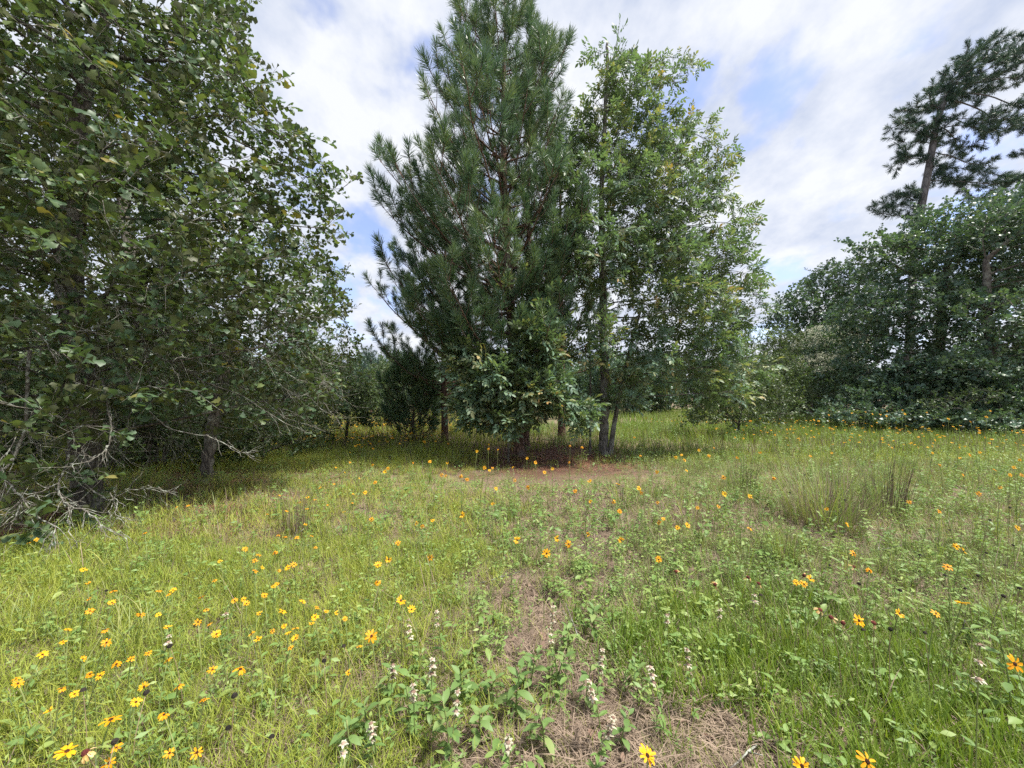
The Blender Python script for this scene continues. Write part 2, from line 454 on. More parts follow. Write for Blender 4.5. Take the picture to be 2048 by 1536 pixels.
def bake(name, pts, rots, scls, idxs, meshes, r):
    """one mesh that holds every tuft of an uncountable growth"""
    mats, V, LV, LS, MI, TN = [], [], [], [], [], []
    v0 = l0 = 0
    Mx = rot_mats(np.asarray(rots)) * np.asarray(scls)[:, None, None]
    for k in np.unique(idxs):
        sel = np.where(idxs == k)[0]; me = meshes[k]
        co, lv, ls, mi, tn = mesh_arrays(me)
        slot = []
        for m in me.materials:
            if m not in mats: mats.append(m)
            slot.append(mats.index(m))
        n = len(sel); nv, nl = len(co), len(lv)
        v = np.einsum('nij,vj->nvi', Mx[sel], co) + pts[sel][:, None, :]
        V.append(v.reshape(-1, 3).astype(np.float32))
        LV.append((lv[None] + (np.arange(n) * nv)[:, None] + v0).ravel()); LS.append((ls[None] + (np.arange(n) * nl)[:, None] + l0).ravel())
        MI.append(np.tile(np.array(slot)[mi], n)); TN.append((0.6 * tn[None] + 0.4 * r.random(n)[:, None]).ravel())
        v0 += n * nv; l0 += n * nl
    V = np.concatenate(V); LV = np.concatenate(LV).astype(np.int32); LS = np.concatenate(LS).astype(np.int32)
    me = bpy.data.meshes.new(name)
    me.vertices.add(len(V)); me.vertices.foreach_set('co', V.ravel())
    me.loops.add(len(LV)); me.loops.foreach_set('vertex_index', LV)
    me.polygons.add(len(LS)); me.polygons.foreach_set('loop_start', LS)
    me.polygons.foreach_set('material_index', np.concatenate(MI).astype(np.int32))
    me.polygons.foreach_set('use_smooth', np.ones(len(LS), dtype=bool))
    for m in mats: me.materials.append(m)
    a = me.attributes.new('tone', 'FLOAT', 'POINT'); a.data.foreach_set('value', np.concatenate(TN).astype(np.float32))
    me.update(calc_edges=True)
    global BAKED; BAKED += int(len(LV) - 2 * len(LS))
    o = link(bpy.data.objects.new(name, me)); o['kind'] = 'stuff'
    return o
BAKED = 0

# ------------------------------------------------------------------ leaf and spray kinds
OAK_PROFS = [
    [(0, 0.012), (0.28, 0.075), (0.52, 0.17), (0.70, 0.40), (0.80, 0.24), (0.92, 0.30), (1.0, 0.05)],
    [(0, 0.012), (0.30, 0.10), (0.48, 0.26), (0.62, 0.19), (0.78, 0.42), (0.90, 0.22), (1.0, 0.08)],
    [(0, 0.012), (0.35, 0.12), (0.60, 0.30), (0.82, 0.46), (0.94, 0.32), (1.0, 0.10)],
]
LEAFLET = [(0, 0.01), (0.22, 0.12), (0.5, 0.17), (0.78, 0.11), (1.0, 0.0)]
BROADLET = [(0, 0.015), (0.25, 0.17), (0.52, 0.23), (0.80, 0.13), (1.0, 0.0)]
OVAL = [(0, 0.02), (0.28, 0.22), (0.55, 0.27), (0.82, 0.16), (1.0, 0.0)]
DIAMOND = [(0, 0.0), (0.45, 0.20), (1.0, 0.0)]

class Spray:
    """twig with leaves along +Y; keeps the leaf places so that near sprays can be set out leaf by leaf"""
    def __init__(s): s.twig = MB(); s.leaves = []      # (leaf kind, 4x4, tone)
def leaf_place(p, d, up, roll, sc):
    m = np.eye(4); m[:3, :3] = frame(d, up, roll) * sc; m[:3, 3] = p
    return m

oak_leaf_geo = [leaf_geo(0.125, p, fold=f, curl=c, base=0.008) for p, f, c in
                ((OAK_PROFS[0], 0.35, 0.35), (OAK_PROFS[1], -0.30, 0.50), (OAK_PROFS[2], 0.55, 0.2), (OAK_PROFS[1], 0.15, -0.3))]
def oak_spray(r, nleaf=8, L=0.30, sc=1.0):
    s = Spray()
    bend = r.normal(0, 0.05, 3)
    pts = np.array([[0, t * L, 0] + bend * t * t for t in np.linspace(0, 1, 5)])
    tube(s.twig, pts, np.linspace(0.0035, 0.0018, 5), 3, 0)
    for i in range(nleaf):
        t = 0.25 + 0.75 * (i + 0.5) / nleaf
        p = np.array([0, t * L, 0]) + bend * t * t
        a = i * 2.4 + r.normal(0, 0.5)
        d = np.array([math.cos(a) * 1.0, 0.55 + 0.5 * (t > 0.85), math.sin(a) * 0.55 + 0.1]) + r.normal(0, 0.2, 3)
        s.leaves.append((int(r.integers(0, 4)), leaf_place(p, d, (r.normal(0, .45), r.normal(0, .45), 1), r.normal(0, .35), sc * r.uniform(0.42, 1.0)), float(r.random())))
    return s

def hick_leaf_geo(r, n_pairs=3, L=0.26, leaflet=0.125):
    mb = MB()
    tube(mb, [[0, 0, 0], [0, L * .5, -.005], [0, L, -0.025]], [0.0022, 0.0016, 0.001], 3, 1)
    def leaflet_at(p, d, sc, tone):
        v, f = leaf_geo(leaflet * sc, BROADLET, fold=r.uniform(0, 0.4), curl=r.uniform(0.05, 0.35))
        fr = frame(d, (r.normal(0, .2), 0, 1), r.normal(0, .3))
        mb.add(v @ fr.T + p, f, 0, tone)
    for k in range(n_pairs):
        t = 0.35 + 0.5 * k / max(1, n_pairs - 1)
        for sgn in (-1, 1):
            leaflet_at(np.array([0, L * t, -0.02 * t]), [sgn * 0.8, 0.65, r.normal(-.1, .15)], 0.7 + 0.3 * k / n_pairs + r.normal(0, .06), float(r.random()))
    leaflet_at(np.array([0, L, -0.025]), [0, 1, -.2], 1.1, float(r.random()))
    return mb
hick_leaf_mb = [hick_leaf_geo(np.random.default_rng(20 + i)) for i in range(4)]
def hickory_spray(r, nleaf=6, L=0.35):
    s = Spray()
    bend = r.normal(0, 0.05, 3)
    pts = np.array([[0, t * L, 0] + bend * t * t for t in np.linspace(0, 1, 5)])
    tube(s.twig, pts, np.linspace(0.005, 0.0025, 5), 3, 0)
    for i in range(nleaf):
        t = 0.2 + 0.8 * (i + 0.5) / nleaf
        p = np.array([0, t * L, 0]) + bend * t * t
        a = i * 2.4 + r.normal(0, 0.4)
        d = np.array([math.cos(a), 0.6, math.sin(a) * 0.7 + 0.15]) + r.normal(0, 0.15, 3)
        s.leaves.append((int(r.integers(0, 4)), leaf_place(p, d, (0, 0, 1), r.normal(0, .3), r.uniform(0.8, 1.15)), float(r.random())))
    return s

def small_spray(r, nleaf=14, L=0.34, leaf_len=0.07, prof=OVAL):
    s = Spray()
    bend = r.normal(0, 0.06, 3)
    tube(s.twig, np.array([[0, t * L, 0] + bend * t * t for t in np.linspace(0, 1, 4)]), np.linspace(0.003, 0.0015, 4), 3, 0)
    for i in range(nleaf):
        t = 0.1 + 0.9 * (i + 0.5) / nleaf
        p = np.array([0, t * L, 0]) + bend * t * t + r.normal(0, 0.01, 3)
        a = i * 2.4 + r.normal(0, 0.6)
        d = np.array([math.cos(a), 0.5, math.sin(a) * 0.6 + 0.1]) + r.normal(0, 0.2, 3)
        s.leaves.append((int(r.integers(0, 3)), leaf_place(p, d, (r.normal(0, .4), r.normal(0, .4), 1), r.normal(0, .4), r.uniform(0.7, 1.25)), float(r.random())))
    return s

def spray_mesh(name, s, leaf_geos, mats, leaf_slot=1):
    """joins twig and leaves; leaf_geos is a list of (verts, faces) or of MB"""
    mb = MB()
    if s.twig.v: mb.add(np.concatenate(s.twig.v), s.twig.f, 0, 0.5)
    for k, m, tone in s.leaves:
        g = leaf_geos[k]
        if isinstance(g, MB):
            vs = np.concatenate(g.v); tt = np.concatenate(g.t)
            n0 = mb.n
            vs2 = vs @ m[:3, :3].T + m[:3, 3]
            mb.v.append(vs2); mb.f.extend([tuple(i + n0 for i in f) for f in g.f])
            mb.m.extend([leaf_slot if q == 0 else 0 for q in g.m]); mb.t.append(0.5 * tt + 0.5 * tone); mb.n += len(vs)
        else:
            mb.add(g[0] @ m[:3, :3].T + m[:3, 3], g[1], leaf_slot, tone)
    return mb.mesh(name, mats)

def make_spray_kind(name, sprays, leaf_geos, twig_mat, leaf_m):
    meshes = [spray_mesh('%s_spray_%d' % (name, i), s, leaf_geos, [twig_mat, leaf_m]) for i, s in enumerate(sprays)]
    coll = source_collection(name + '_sprays', meshes)
    leaf_meshes = []
    for i, g in enumerate(leaf_geos):
        if isinstance(g, MB): leaf_meshes.append(g.mesh(name + '_leaf_%d' % i, [leaf_m, twig_mat]))
        else:
            mb = MB(); mb.add(g[0], g[1], 0, 0.25 + 0.5 * (i % 3) / 2); leaf_meshes.append(mb.mesh(name + '_leaf_%d' % i, [leaf_m]))
    return dict(name=name, sprays=sprays, coll=coll, leaves=leaf_meshes, n=len(sprays), twig=twig_mat)

_r = np.random.default_rng(31)
K_OAK = make_spray_kind('oak', [oak_spray(_r, int(_r.integers(8, 12))) for _ in range(7)], oak_leaf_geo, M['twig_bark'], M['oak_leaf'])
K_OAK_SMALL = make_spray_kind('small_oak', [oak_spray(_r, 11, 0.34, 0.72) for _ in range(6)], oak_leaf_geo, M['twig_bark'], M['oak_leaf'])
K_HICK = make_spray_kind('hickory', [hickory_spray(_r, int(_r.integers(5, 8))) for _ in range(6)], hick_leaf_mb, M['hickory_bark'], M['hickory_leaf'])
far_geo = [leaf_geo(0.105, OVAL, 0.2, 0.2), leaf_geo(0.12, OAK_PROFS[2], 0.2, 0.25), leaf_geo(0.095, OVAL, -0.2, 0.3)]
K_FAR = make_spray_kind('far_oak', [small_spray(_r, 16, 0.5) for _ in range(6)], far_geo, M['oak_bark'], M['far_oak_leaf'])
K_SHRUB = make_spray_kind('shrub', [small_spray(_r, 16, 0.42) for _ in range(6)], [leaf_geo(0.075, OVAL, 0.2, 0.2), leaf_geo(0.085, LEAFLET, 0.2, 0.25), leaf_geo(0.065, OVAL, -0.2, 0.3)], M['oak_bark'], M['shrub_leaf'])

def needle_tuft(r, n=95, L=0.27, nl=0.21, w=0.0095, droop=0.0):
    mb = MB()
    tube(mb, [[0, -0.05, 0], [0, L * 0.5, 0], [0, L, 0]], [0.008, 0.007, 0.004], 4, 0)
    for i in range(n):
        t = r.random() ** 0.8
        a = r.random() * 6.283
        spread = (1.30 - 0.95 * t) + r.normal(0, 0.16)
        d = np.array([math.cos(a) * math.sin(spread), math.cos(spread), math.sin(a) * math.sin(spread)])
        ln = nl * r.uniform(0.75, 1.12)
        p = np.array([0, t * L, 0]) + d * 0.005
        side = np.cross(d, r.normal(0, 1, 3)); side /= np.linalg.norm(side) + 1e-9
        tip = p + d * ln + np.array([0, 0, -droop * ln])
        mid = p + d * ln * 0.55
        mb.add([p - side * w * .4, p + side * w * .4, mid + side * w * .5, mid - side * w * .5, tip], [(0, 1, 2, 3), (3, 2, 4)], 1, float(r.random()))
    return mb
_r = np.random.default_rng(41)
needle_meshes = [needle_tuft(_r).mesh('needle_tuft_%d' % i, [M['pine_bark'], M['needle']]) for i in range(5)]
C_NEEDLE = source_collection('pine_needles', needle_meshes)
far_needle_meshes = [needle_tuft(_r, 85, 0.36, 0.26, 0.014).mesh('far_needle_tuft_%d' % i, [M['pine_bark'], M['dark_needle']]) for i in range(4)]
C_FAR_NEEDLE = source_collection('far_pine_needles', far_needle_meshes)

# ------------------------------------------------------------------ ground
def litter_mask(x, y):
    """where fallen pine needles and oak litter cover the soil"""
    w_ = 0.5 * (vnoise(x, y, 1.6) - .5)
    a = np.exp(-(((x - 0.9) / 2.9 + w_) ** 2 + ((y - 10.2) / 2.9 + w_) ** 2) ** 2)
    b = np.exp(-((np.clip(-3.6 - 0.05 * (y - 5) - x, -9, 0) / 0.7) ** 2)) * (y > 0) * np.clip((y - 3.4) / 1.2, 0, 1) * np.clip((13 - y) / 4, 0, 1)
    b = b * np.clip(1.6 * vnoise(x + 7, y + 3, 0.9) * (.5 + vnoise(x, y - 5, 3.1)) , 0, 1)
    return np.clip(np.maximum(a, .55 * b), 0, 1)
xs = np.concatenate([np.linspace(-400, -40, 14), np.linspace(-36, -9, 40), np.linspace(-8.8, 8.8, 150), np.linspace(9, 36, 40), np.linspace(40, 400, 14)])
ys = np.concatenate([np.linspace(-80, -3, 14), np.linspace(-2.5, 14, 140), np.linspace(14.5, 45, 50), np.linspace(48, 600, 22)])
gx, gy = np.meshgrid(xs, ys)
gv = np.stack([gx, gy, gz(gx, gy)], -1).reshape(-1, 3)
nx, ny = len(xs), len(ys)
ii = (np.arange(ny - 1)[:, None] * nx + np.arange(nx - 1)[None, :]).ravel()
gf = np.stack([ii, ii + 1, ii + nx + 1, ii + nx], 1)
gme = bpy.data.meshes.new('ground')
gme.from_pydata(gv.tolist(), [], gf.tolist())
gme.polygons.foreach_set('use_smooth', np.ones(len(gf), dtype=bool))
ga = gme.attributes.new('litter', 'FLOAT', 'POINT')
ga.data.foreach_set('value', litter_mask(gv[:, 0], gv[:, 1]).astype(np.float32))
def ground_material():
    m, N, L = new_mat('meadow_soil')
    out = N.new('ShaderNodeOutputMaterial'); pb = N.new('ShaderNodeBsdfPrincipled')
    geo = N.new('ShaderNodeNewGeometry')
    def noise(s, d=8, r=0.65):
        n = N.new('ShaderNodeTexNoise'); n.inputs['Scale'].default_value = s; n.inputs['Detail'].default_value = d; n.inputs['Roughness'].default_value = r
        L.new(geo.outputs['Position'], n.inputs['Vector']); return n.outputs['Fac']
    def rampn(f, stops):
        r = N.new('ShaderNodeValToRGB'); cr = r.color_ramp
        while len(cr.elements) < len(stops): cr.elements.new(0.5)
        for e, (p, c) in zip(cr.elements, stops): e.position = p; e.color = (*c, 1)
        L.new(f, r.inputs[0]); return r.outputs[0]
    fine = noise(55, 8, 0.75)
    thatch = rampn(fine, [(0.3, (0.085, 0.058, 0.043)), (0.5, (0.205, 0.148, 0.115)), (0.72, (0.37, 0.29, 0.235))])
    red = rampn(fine, [(0.3, (0.035, 0.018, 0.012)), (0.55, (0.095, 0.048, 0.032)), (0.75, (0.18, 0.105, 0.075))])
    green = rampn(noise(30), [(0.35, (0.12, 0.14, 0.05)), (0.65, (0.22, 0.23, 0.08))])
    # moss-green short growth over soil, thicker where the noise is high and everywhere far off
    cov = N.new('ShaderNodeMapRange'); cov.inputs['From Min'].default_value = 0.46; cov.inputs['From Max'].default_value = 0.62
    L.new(noise(1.7, 6, 0.6), cov.inputs['Value'])
    m1 = N.new('ShaderNodeMix'); m1.data_type = 'RGBA'
    cvm = N.new('ShaderNodeMath'); cvm.operation = 'MULTIPLY'; cvm.inputs[1].default_value = 0.6
    L.new(cov.outputs[0], cvm.inputs[0]); L.new(cvm.outputs[0], m1.inputs['Factor']); L.new(thatch, m1.inputs['A']); L.new(green, m1.inputs['B'])
    at_ = N.new('ShaderNodeAttribute'); at_.attribute_name = 'litter'
    m2 = N.new('ShaderNodeMix'); m2.data_type = 'RGBA'
    L.new(at_.outputs['Fac'], m2.inputs['Factor']); L.new(m1.outputs['Result'], m2.inputs['A']); L.new(red, m2.inputs['B'])
    L.new(m2.outputs['Result'], pb.inputs['Base Color']); pb.inputs['Roughness'].default_value = 0.95
    pb.inputs['Specular IOR Level'].default_value = 0.1
    bp = N.new('ShaderNodeBump'); bp.inputs['Strength'].default_value = 0.7; bp.inputs['Distance'].default_value = 0.03
    L.new(fine, bp.inputs['Height']); L.new(bp.outputs[0], pb.inputs['Normal'])
    L.new(pb.outputs[0], out.inputs['Surface'])
    return m
gme.materials.append(ground_material())
ground = link(bpy.data.objects.new('ground', gme)); tag(ground, 'meadow soil with brown thatch and reddish needle litter', 'ground', kind='structure')

# ------------------------------------------------------------------ trees
def colonize(attr, trunk, D, di=6.0, dk=1.6, iters=160, trop=0.0, jit=0.12, seed=0):
    """space colonisation: limbs grow from the trunk polyline towards points spread through the crown"""
    r = np.random.default_rng(seed)
    pos = [np.array(p, float) for p in trunk]; par = [-1] + list(range(len(trunk) - 1))
    P = np.array(pos)
    A = np.array(attr); alive = np.ones(len(A), bool)
    best = np.full(len(A), 1e9); bi = np.zeros(len(A), int)
    d2 = np.linalg.norm(A[:, None] - P[None], axis=2)
    bi = d2.argmin(1); best = d2.min(1)
    alive &= best > dk * D
    grown = {}
    for it in range(iters):
        act = alive & (best < di * D * (4 if it < 30 else 1.6))
        if not act.any(): break
        idx = np.where(act)[0]
        dirs = A[idx] - np.array(pos)[bi[idx]]
        dirs /= np.linalg.norm(dirs, axis=1)[:, None]
        acc = {}
        for k, b in enumerate(bi[idx]):
            if b in acc: acc[b] += dirs[k]
            else: acc[b] = dirs[k].copy()
        new = []
        for b, v in acc.items():
            if grown.get(b, 0) > 3: continue
            n = np.linalg.norm(v)
            if n < 1e-6: continue
            pd = np.zeros(3)
            if par[b] >= 0: pd = pos[b] - pos[par[b]]; pd /= np.linalg.norm(pd) + 1e-9
            v = v / n + 0.35 * pd + r.normal(0, jit, 3) + np.array([0, 0, trop])
            v /= np.linalg.norm(v)
            new.append((b, pos[b] + v * D)); grown[b] = grown.get(b, 0) + 1
        if not new: break
        i0 = len(pos)
        for b, p in new: pos.append(p); par.append(int(b))
        NP = np.array([p for _, p in new])
        al = np.where(alive)[0]
        for c0 in range(0, len(al), 4000):
            sl = al[c0:c0 + 4000]
            dd = np.linalg.norm(A[sl][:, None] - NP[None], axis=2)
            mi = dd.argmin(1); mn = dd[np.arange(len(sl)), mi]
            up = mn < best[sl]
            best[sl[up]] = mn[up]; bi[sl[up]] = i0 + mi[up]
        alive &= best > dk * D
    return np.array(pos), np.array(par)

def blob_points(blobs, n, r, shell=0.45):
    """blobs: (centre xyz, radii xyz)"""
    vol = np.array([b[1][0] * b[1][1] * b[1][2] for b in blobs]) ** 0.8
    cnt = np.maximum(4, (n * vol / vol.sum())).astype(int)
    out = []
    for (c, rad), k in zip(blobs, cnt):
        d = r.normal(0, 1, (k, 3)); d /= np.linalg.norm(d, axis=1)[:, None]
        q = r.random(k) ** (1 / (3 + 4 * shell))
        out.append(np.array(c) + d * q[:, None] * np.array(rad))
    return np.concatenate(out)

def pblob(px, py, d, r, rz=None, ry=None):
    return (at(px, py, d), (r, ry or r, rz or r))

def skeleton_meshes(pos, par, n_trunk, R0, rt, base, bark, twig, parent, max_limbs=14, e_min=1.6):
    """radii by the pipe rule; the trunk and each main limb become meshes of their own"""
    n = len(pos)
    ch = [[] for _ in range(n)]
    for i in range(1, n): ch[par[i]].append(i)
    tips = np.zeros(n)
    order = []
    st = [0]
    while st:
        i = st.pop(); order.append(i); st.extend(ch[i])
    for i in reversed(order): tips[i] = 1 if not ch[i] else sum(tips[c] for c in ch[i])
    e = max(e_min, math.log(max(tips[0], 3)) / math.log(R0 / rt))
    rad = rt * tips ** (1 / e)
    for i in range(n_trunk):                     # trunk keeps an even taper
        rad[i] = max(rad[i], R0 * (1 - 0.75 * i / max(1, n_trunk)))
    rad[0] *= 1.25
    # smoothing of the limb lines
    sp = pos.copy()
    for _ in range(2):
        q = sp.copy()
        for i in range(n_trunk, n):
            if ch[i]:
                b = max(ch[i], key=lambda c: tips[c])
                q[i] = 0.5 * sp[i] + 0.25 * (sp[par[i]] + sp[b])
        sp = q
    depth_limb = np.full(n, -1)
    chains = []
    st = [(0, -1, -1)]
    limb_roots = []
    while st:
        i, p, lb = st.pop()
        c = [p] if p >= 0 else []
        cur = i
        while True:
            c.append(cur); depth_limb[cur] = lb
            if not ch[cur]: break
            if cur < n_trunk - 1: b = cur + 1
            else: b = max(ch[cur], key=lambda k: tips[k])
            for k in ch[cur]:
                if k != b:
                    if lb < 0: limb_roots.append(k); st.append((k, cur, len(limb_roots) - 1))
                    else: st.append((k, cur, lb))
            cur = b
        chains.append((c, lb))
    size = {j: tips[k] for j, k in enumerate(limb_roots)}
    big = sorted(size, key=lambda j: -size[j])[:max_limbs]
    mbs = {-1: MB()}
    for j in big: mbs[j] = MB()
    for c, lb in chains:
        if len(c) < 2: continue
        mb = mbs.get(lb, mbs[-1])
        p = sp[c] - base; rr = rad[c].copy()
        if c[0] != 0: rr[0] = min(rr[0], rr[1] * 1.25)
        rm = rr.max()
        sides = 12 if rm > 0.08 else 7 if rm > 0.03 else 4 if rm > 0.01 else 3
        tube(mb, p, rr, sides, 0 if rm > 0.016 else 1)
    for j, mb in mbs.items():
        if not mb.v: continue
        nm = 'trunk' if j < 0 else 'limb'
        link(bpy.data.objects.new(nm, mb.mesh(nm, [bark, twig])), parent)
    return sp, rad, tips, ch

def spray_sites(sp, par, rad, r_max, per, r, spread=0.6, up=0.25):
    P, Dv = [], []
    for i in range(1, len(sp)):
        if rad[i] > r_max: continue
        d0 = sp[i] - sp[par[i]]; d0 /= np.linalg.norm(d0) + 1e-9
        k = int(per) + (r.random() < per - int(per))
        for _ in range(k):
            d = d0 + r.normal(0, spread, 3) + np.array([0, 0, up]); d /= np.linalg.norm(d)
            P.append(sp[i] + (sp[par[i]] - sp[i]) * r.random()); Dv.append(d)
    return np.array(P), np.array(Dv)

def near_rank(P):
    """how large a thing shows from the photograph's place; outside its field of view last"""
    d = np.linalg.norm(P - np.array([0, 0, CAM_H]), axis=1)
    inside = (P[:, 1] > 0.3) & (np.abs(P[:, 0] / np.maximum(P[:, 1], .1)) < 1.33) & ((P[:, 2] - CAM_H) / np.maximum(P[:, 1], .1) < 1.03)
    return np.where(inside, d, d + 100)

def crown(parent, base, kind, P, Dv, scale, r, n_parts=0, part_name='leaf', roll=0.5, per_part=1):
    n = len(P)
    idx = r.integers(0, kind['n'], n)
    sc = scale * r.uniform(0.8, 1.25, n)
    mats = [frame(Dv[i], (r.normal(0, .3), r.normal(0, .3), 1), r.normal(0, roll)) for i in range(n)]
    loose = np.zeros(n, bool)
    if n_parts:
        order = np.argsort(near_rank(P)); done = 0; tw = MB()
        for i in order:
            s = kind['sprays'][idx[i]]
            if done + len(s.leaves) > n_parts: break
            T = np.eye(4); T[:3, :3] = mats[i] * sc[i]; T[:3, 3] = P[i] - base
            v = np.concatenate(s.twig.v); tw.add(v @ T[:3, :3].T + T[:3, 3], s.twig.f, 0)
            for k, m, tone in s.leaves:
                o = bpy.data.objects.new(part_name, kind['leaves'][k])
                link(o, parent); o.matrix_local = Matrix((T @ m).tolist())
            done += len(s.leaves); loose[i] = True
        if tw.v: link(bpy.data.objects.new('twig', tw.mesh('twig', [kind['twig']])), parent)
    keep = ~loose
    rots = np.array([tuple(euler_of(m)) for m, k in zip(mats, keep) if k])
    if keep.any(): scatter('crown', (P - base)[keep], rots, sc[keep], idx[keep], kind['coll'], parent)

def broadleaf(name, label, cat, trunk_pts, R0, blobs, kind, n_attr, D, seed, per=1.0, r_max=0.02, scale=1.0, rt=0.004,
              bark='oak_bark', twig='twig_bark', group=None, n_parts=0, spread=0.6, up=0.25, max_limbs=10, stems=(), shell=0.45, trop=0.03, dk=1.6):
    r = np.random.default_rng(seed)
    tp = [np.array(p, float) for p in trunk_pts]
    tp[0][2] = gz(tp[0][0], tp[0][1]) - 0.05
    base = np.array([tp[0][0], tp[0][1], tp[0][2] + 0.05])
    nT = max(4, int(sum(np.linalg.norm(tp[i + 1] - tp[i]) for i in range(len(tp) - 1)) / D))
    trunk = smooth_poly(tp, nT)
    trunk[1:-1] += r.normal(0, 0.012, (nT - 2, 3))
    A = blob_points(blobs, n_attr, r, shell)
    A = A[A[:, 2] > 0.12]
    root = empty(name, base.tolist()); tag(root, label, cat, group)
    pos, par = colonize(A, trunk, D, seed=seed, trop=trop, dk=dk)
    sp, rad, tips, ch = skeleton_meshes(pos, par, nT, R0, rt, base, M[bark], M[twig], root, max_limbs)
    for st_pts, sr in stems:
        q = smooth_poly(st_pts, 12); q[0][2] = gz(q[0][0], q[0][1]) - 0.05
        mb = MB(); tube(mb, q - base, np.linspace(sr * 1.15, sr * 0.45, 12), 8, 0)
        link(bpy.data.objects.new('stem', mb.mesh('stem', [M[bark]])), root)
    P, Dv = spray_sites(sp, par, rad, r_max, per, r, spread, up)
    crown(root, base, kind, P, Dv, scale, r, n_parts)
    return root

# --- the big oak on the left, its crown reaching over the frame
left_oak_blobs = [pblob(150, -120, 5.2, 2.0), pblob(310, 70, 5.2, 1.1), pblob(400, 170, 5.3, 0.85), pblob(100, 180, 4.7, 1.4), pblob(455, 300, 5.4, 0.9),
                  pblob(550, 340, 5.8, 0.75), pblob(610, 455, 6.1, 0.6), pblob(545, 560, 5.8, 0.8), pblob(340, 460, 5.0, 1.2), pblob(140, 450, 4.5, 1.15),
                  pblob(50, 720, 4.2, 0.8), pblob(350, 650, 5.2, 0.8), pblob(500, 660, 5.8, 0.75), pblob(600, 620, 6.3, 0.5), pblob(-250, 250, 5.0, 2.2),
                  pblob(670, 370, 6.3, 0.28), pblob(535, 190, 5.6, 0.3), pblob(390, 40, 5.4, 0.5), pblob(450, 85, 5.5, 0.22), pblob(610, 275, 6.0, 0.2), pblob(700, 335, 6.4, 0.12), pblob(660, 580, 6.5, 0.28), pblob(-200, 700, 4.3, 1.2),
                  pblob(60, 880, 4.0, 0.35), pblob(170, 820, 4.3, 0.4), pblob(30, 1020, 3.8, 0.22), pblob(90, 1060, 3.7, 0.12), pblob(280, 760, 4.7, 0.45), pblob(420, 760, 5.4, 0.5), pblob(200, 700, 4.7, 0.6), pblob(120, 930, 4.3, 0.4), pblob(330, 820, 5.2, 0.35), pblob(440, 835, 5.7, 0.4, 0.3), pblob(550, 830, 6.3, 0.45, 0.3), pblob(620, 780, 6.6, 0.4)]
left_oak = broadleaf('oak_tree', 'big broad oak with lichened twigs filling the left of the meadow', 'tree',
    [(-5.45, 4.95, 0), at(160, 760, 5.1), at(140, 560, 5.3), at(150, 300, 5.4), at(210, 40, 5.4)], 0.15,
    left_oak_blobs, K_OAK, 5600, 0.16, 11, per=0.98, r_max=0.015, scale=1.0, n_parts=300, max_limbs=12, dk=1.25)

# --- thinner oaks standing behind it
slim_oak = broadleaf('oak_tree', 'slim dark-stemmed oak leaning over the grass beside the big left oak', 'tree',
    [(-5.62, 7.05, 0), at(418, 900, 7.05), at(432, 820, 7.2), at(460, 700, 7.4), at(500, 560, 7.8)], 0.095,
    [pblob(500, 640, 7.5, 1.15), pblob(640, 690, 7.9, 0.85), pblob(680, 775, 8.1, 0.5), pblob(420, 720, 7.2, 1.0), pblob(560, 760, 7.7, 0.8), pblob(600, 570, 8.2, 0.95), pblob(640, 820, 8.2, 0.5), pblob(500, 830, 7.8, 0.7, 0.45), pblob(400, 830, 7.6, 0.6, 0.4), pblob(580, 850, 8.0, 0.6, 0.35),
     pblob(300, 660, 8.0, 1.2), pblob(420, 480, 8.6, 1.4)], K_OAK_SMALL, 3200, 0.17, 12, per=1.1, r_max=0.014, n_parts=0, max_limbs=8, dk=1.25)
dark_oak = broadleaf('oak_tree', 'dark oak trunk deep in the shade behind the big left oak', 'tree',
    [(-8.2, 8.7, 0), at(285, 800, 8.7), at(270, 600, 8.9), at(240, 350, 9.2)], 0.16,
    [pblob(150, 560, 9.4, 2.0), pblob(40, 300, 9.6, 2.4), pblob(330, 520, 9.6, 1.5), pblob(60, 720, 9.0, 1.5), pblob(260, 250, 9.8, 1.6), pblob(250, 740, 9.4, 1.1)],
    K_OAK_SMALL, 3000, 0.22, 13, per=1.3, r_max=0.018, scale=1.2, max_limbs=8, dk=1.25)

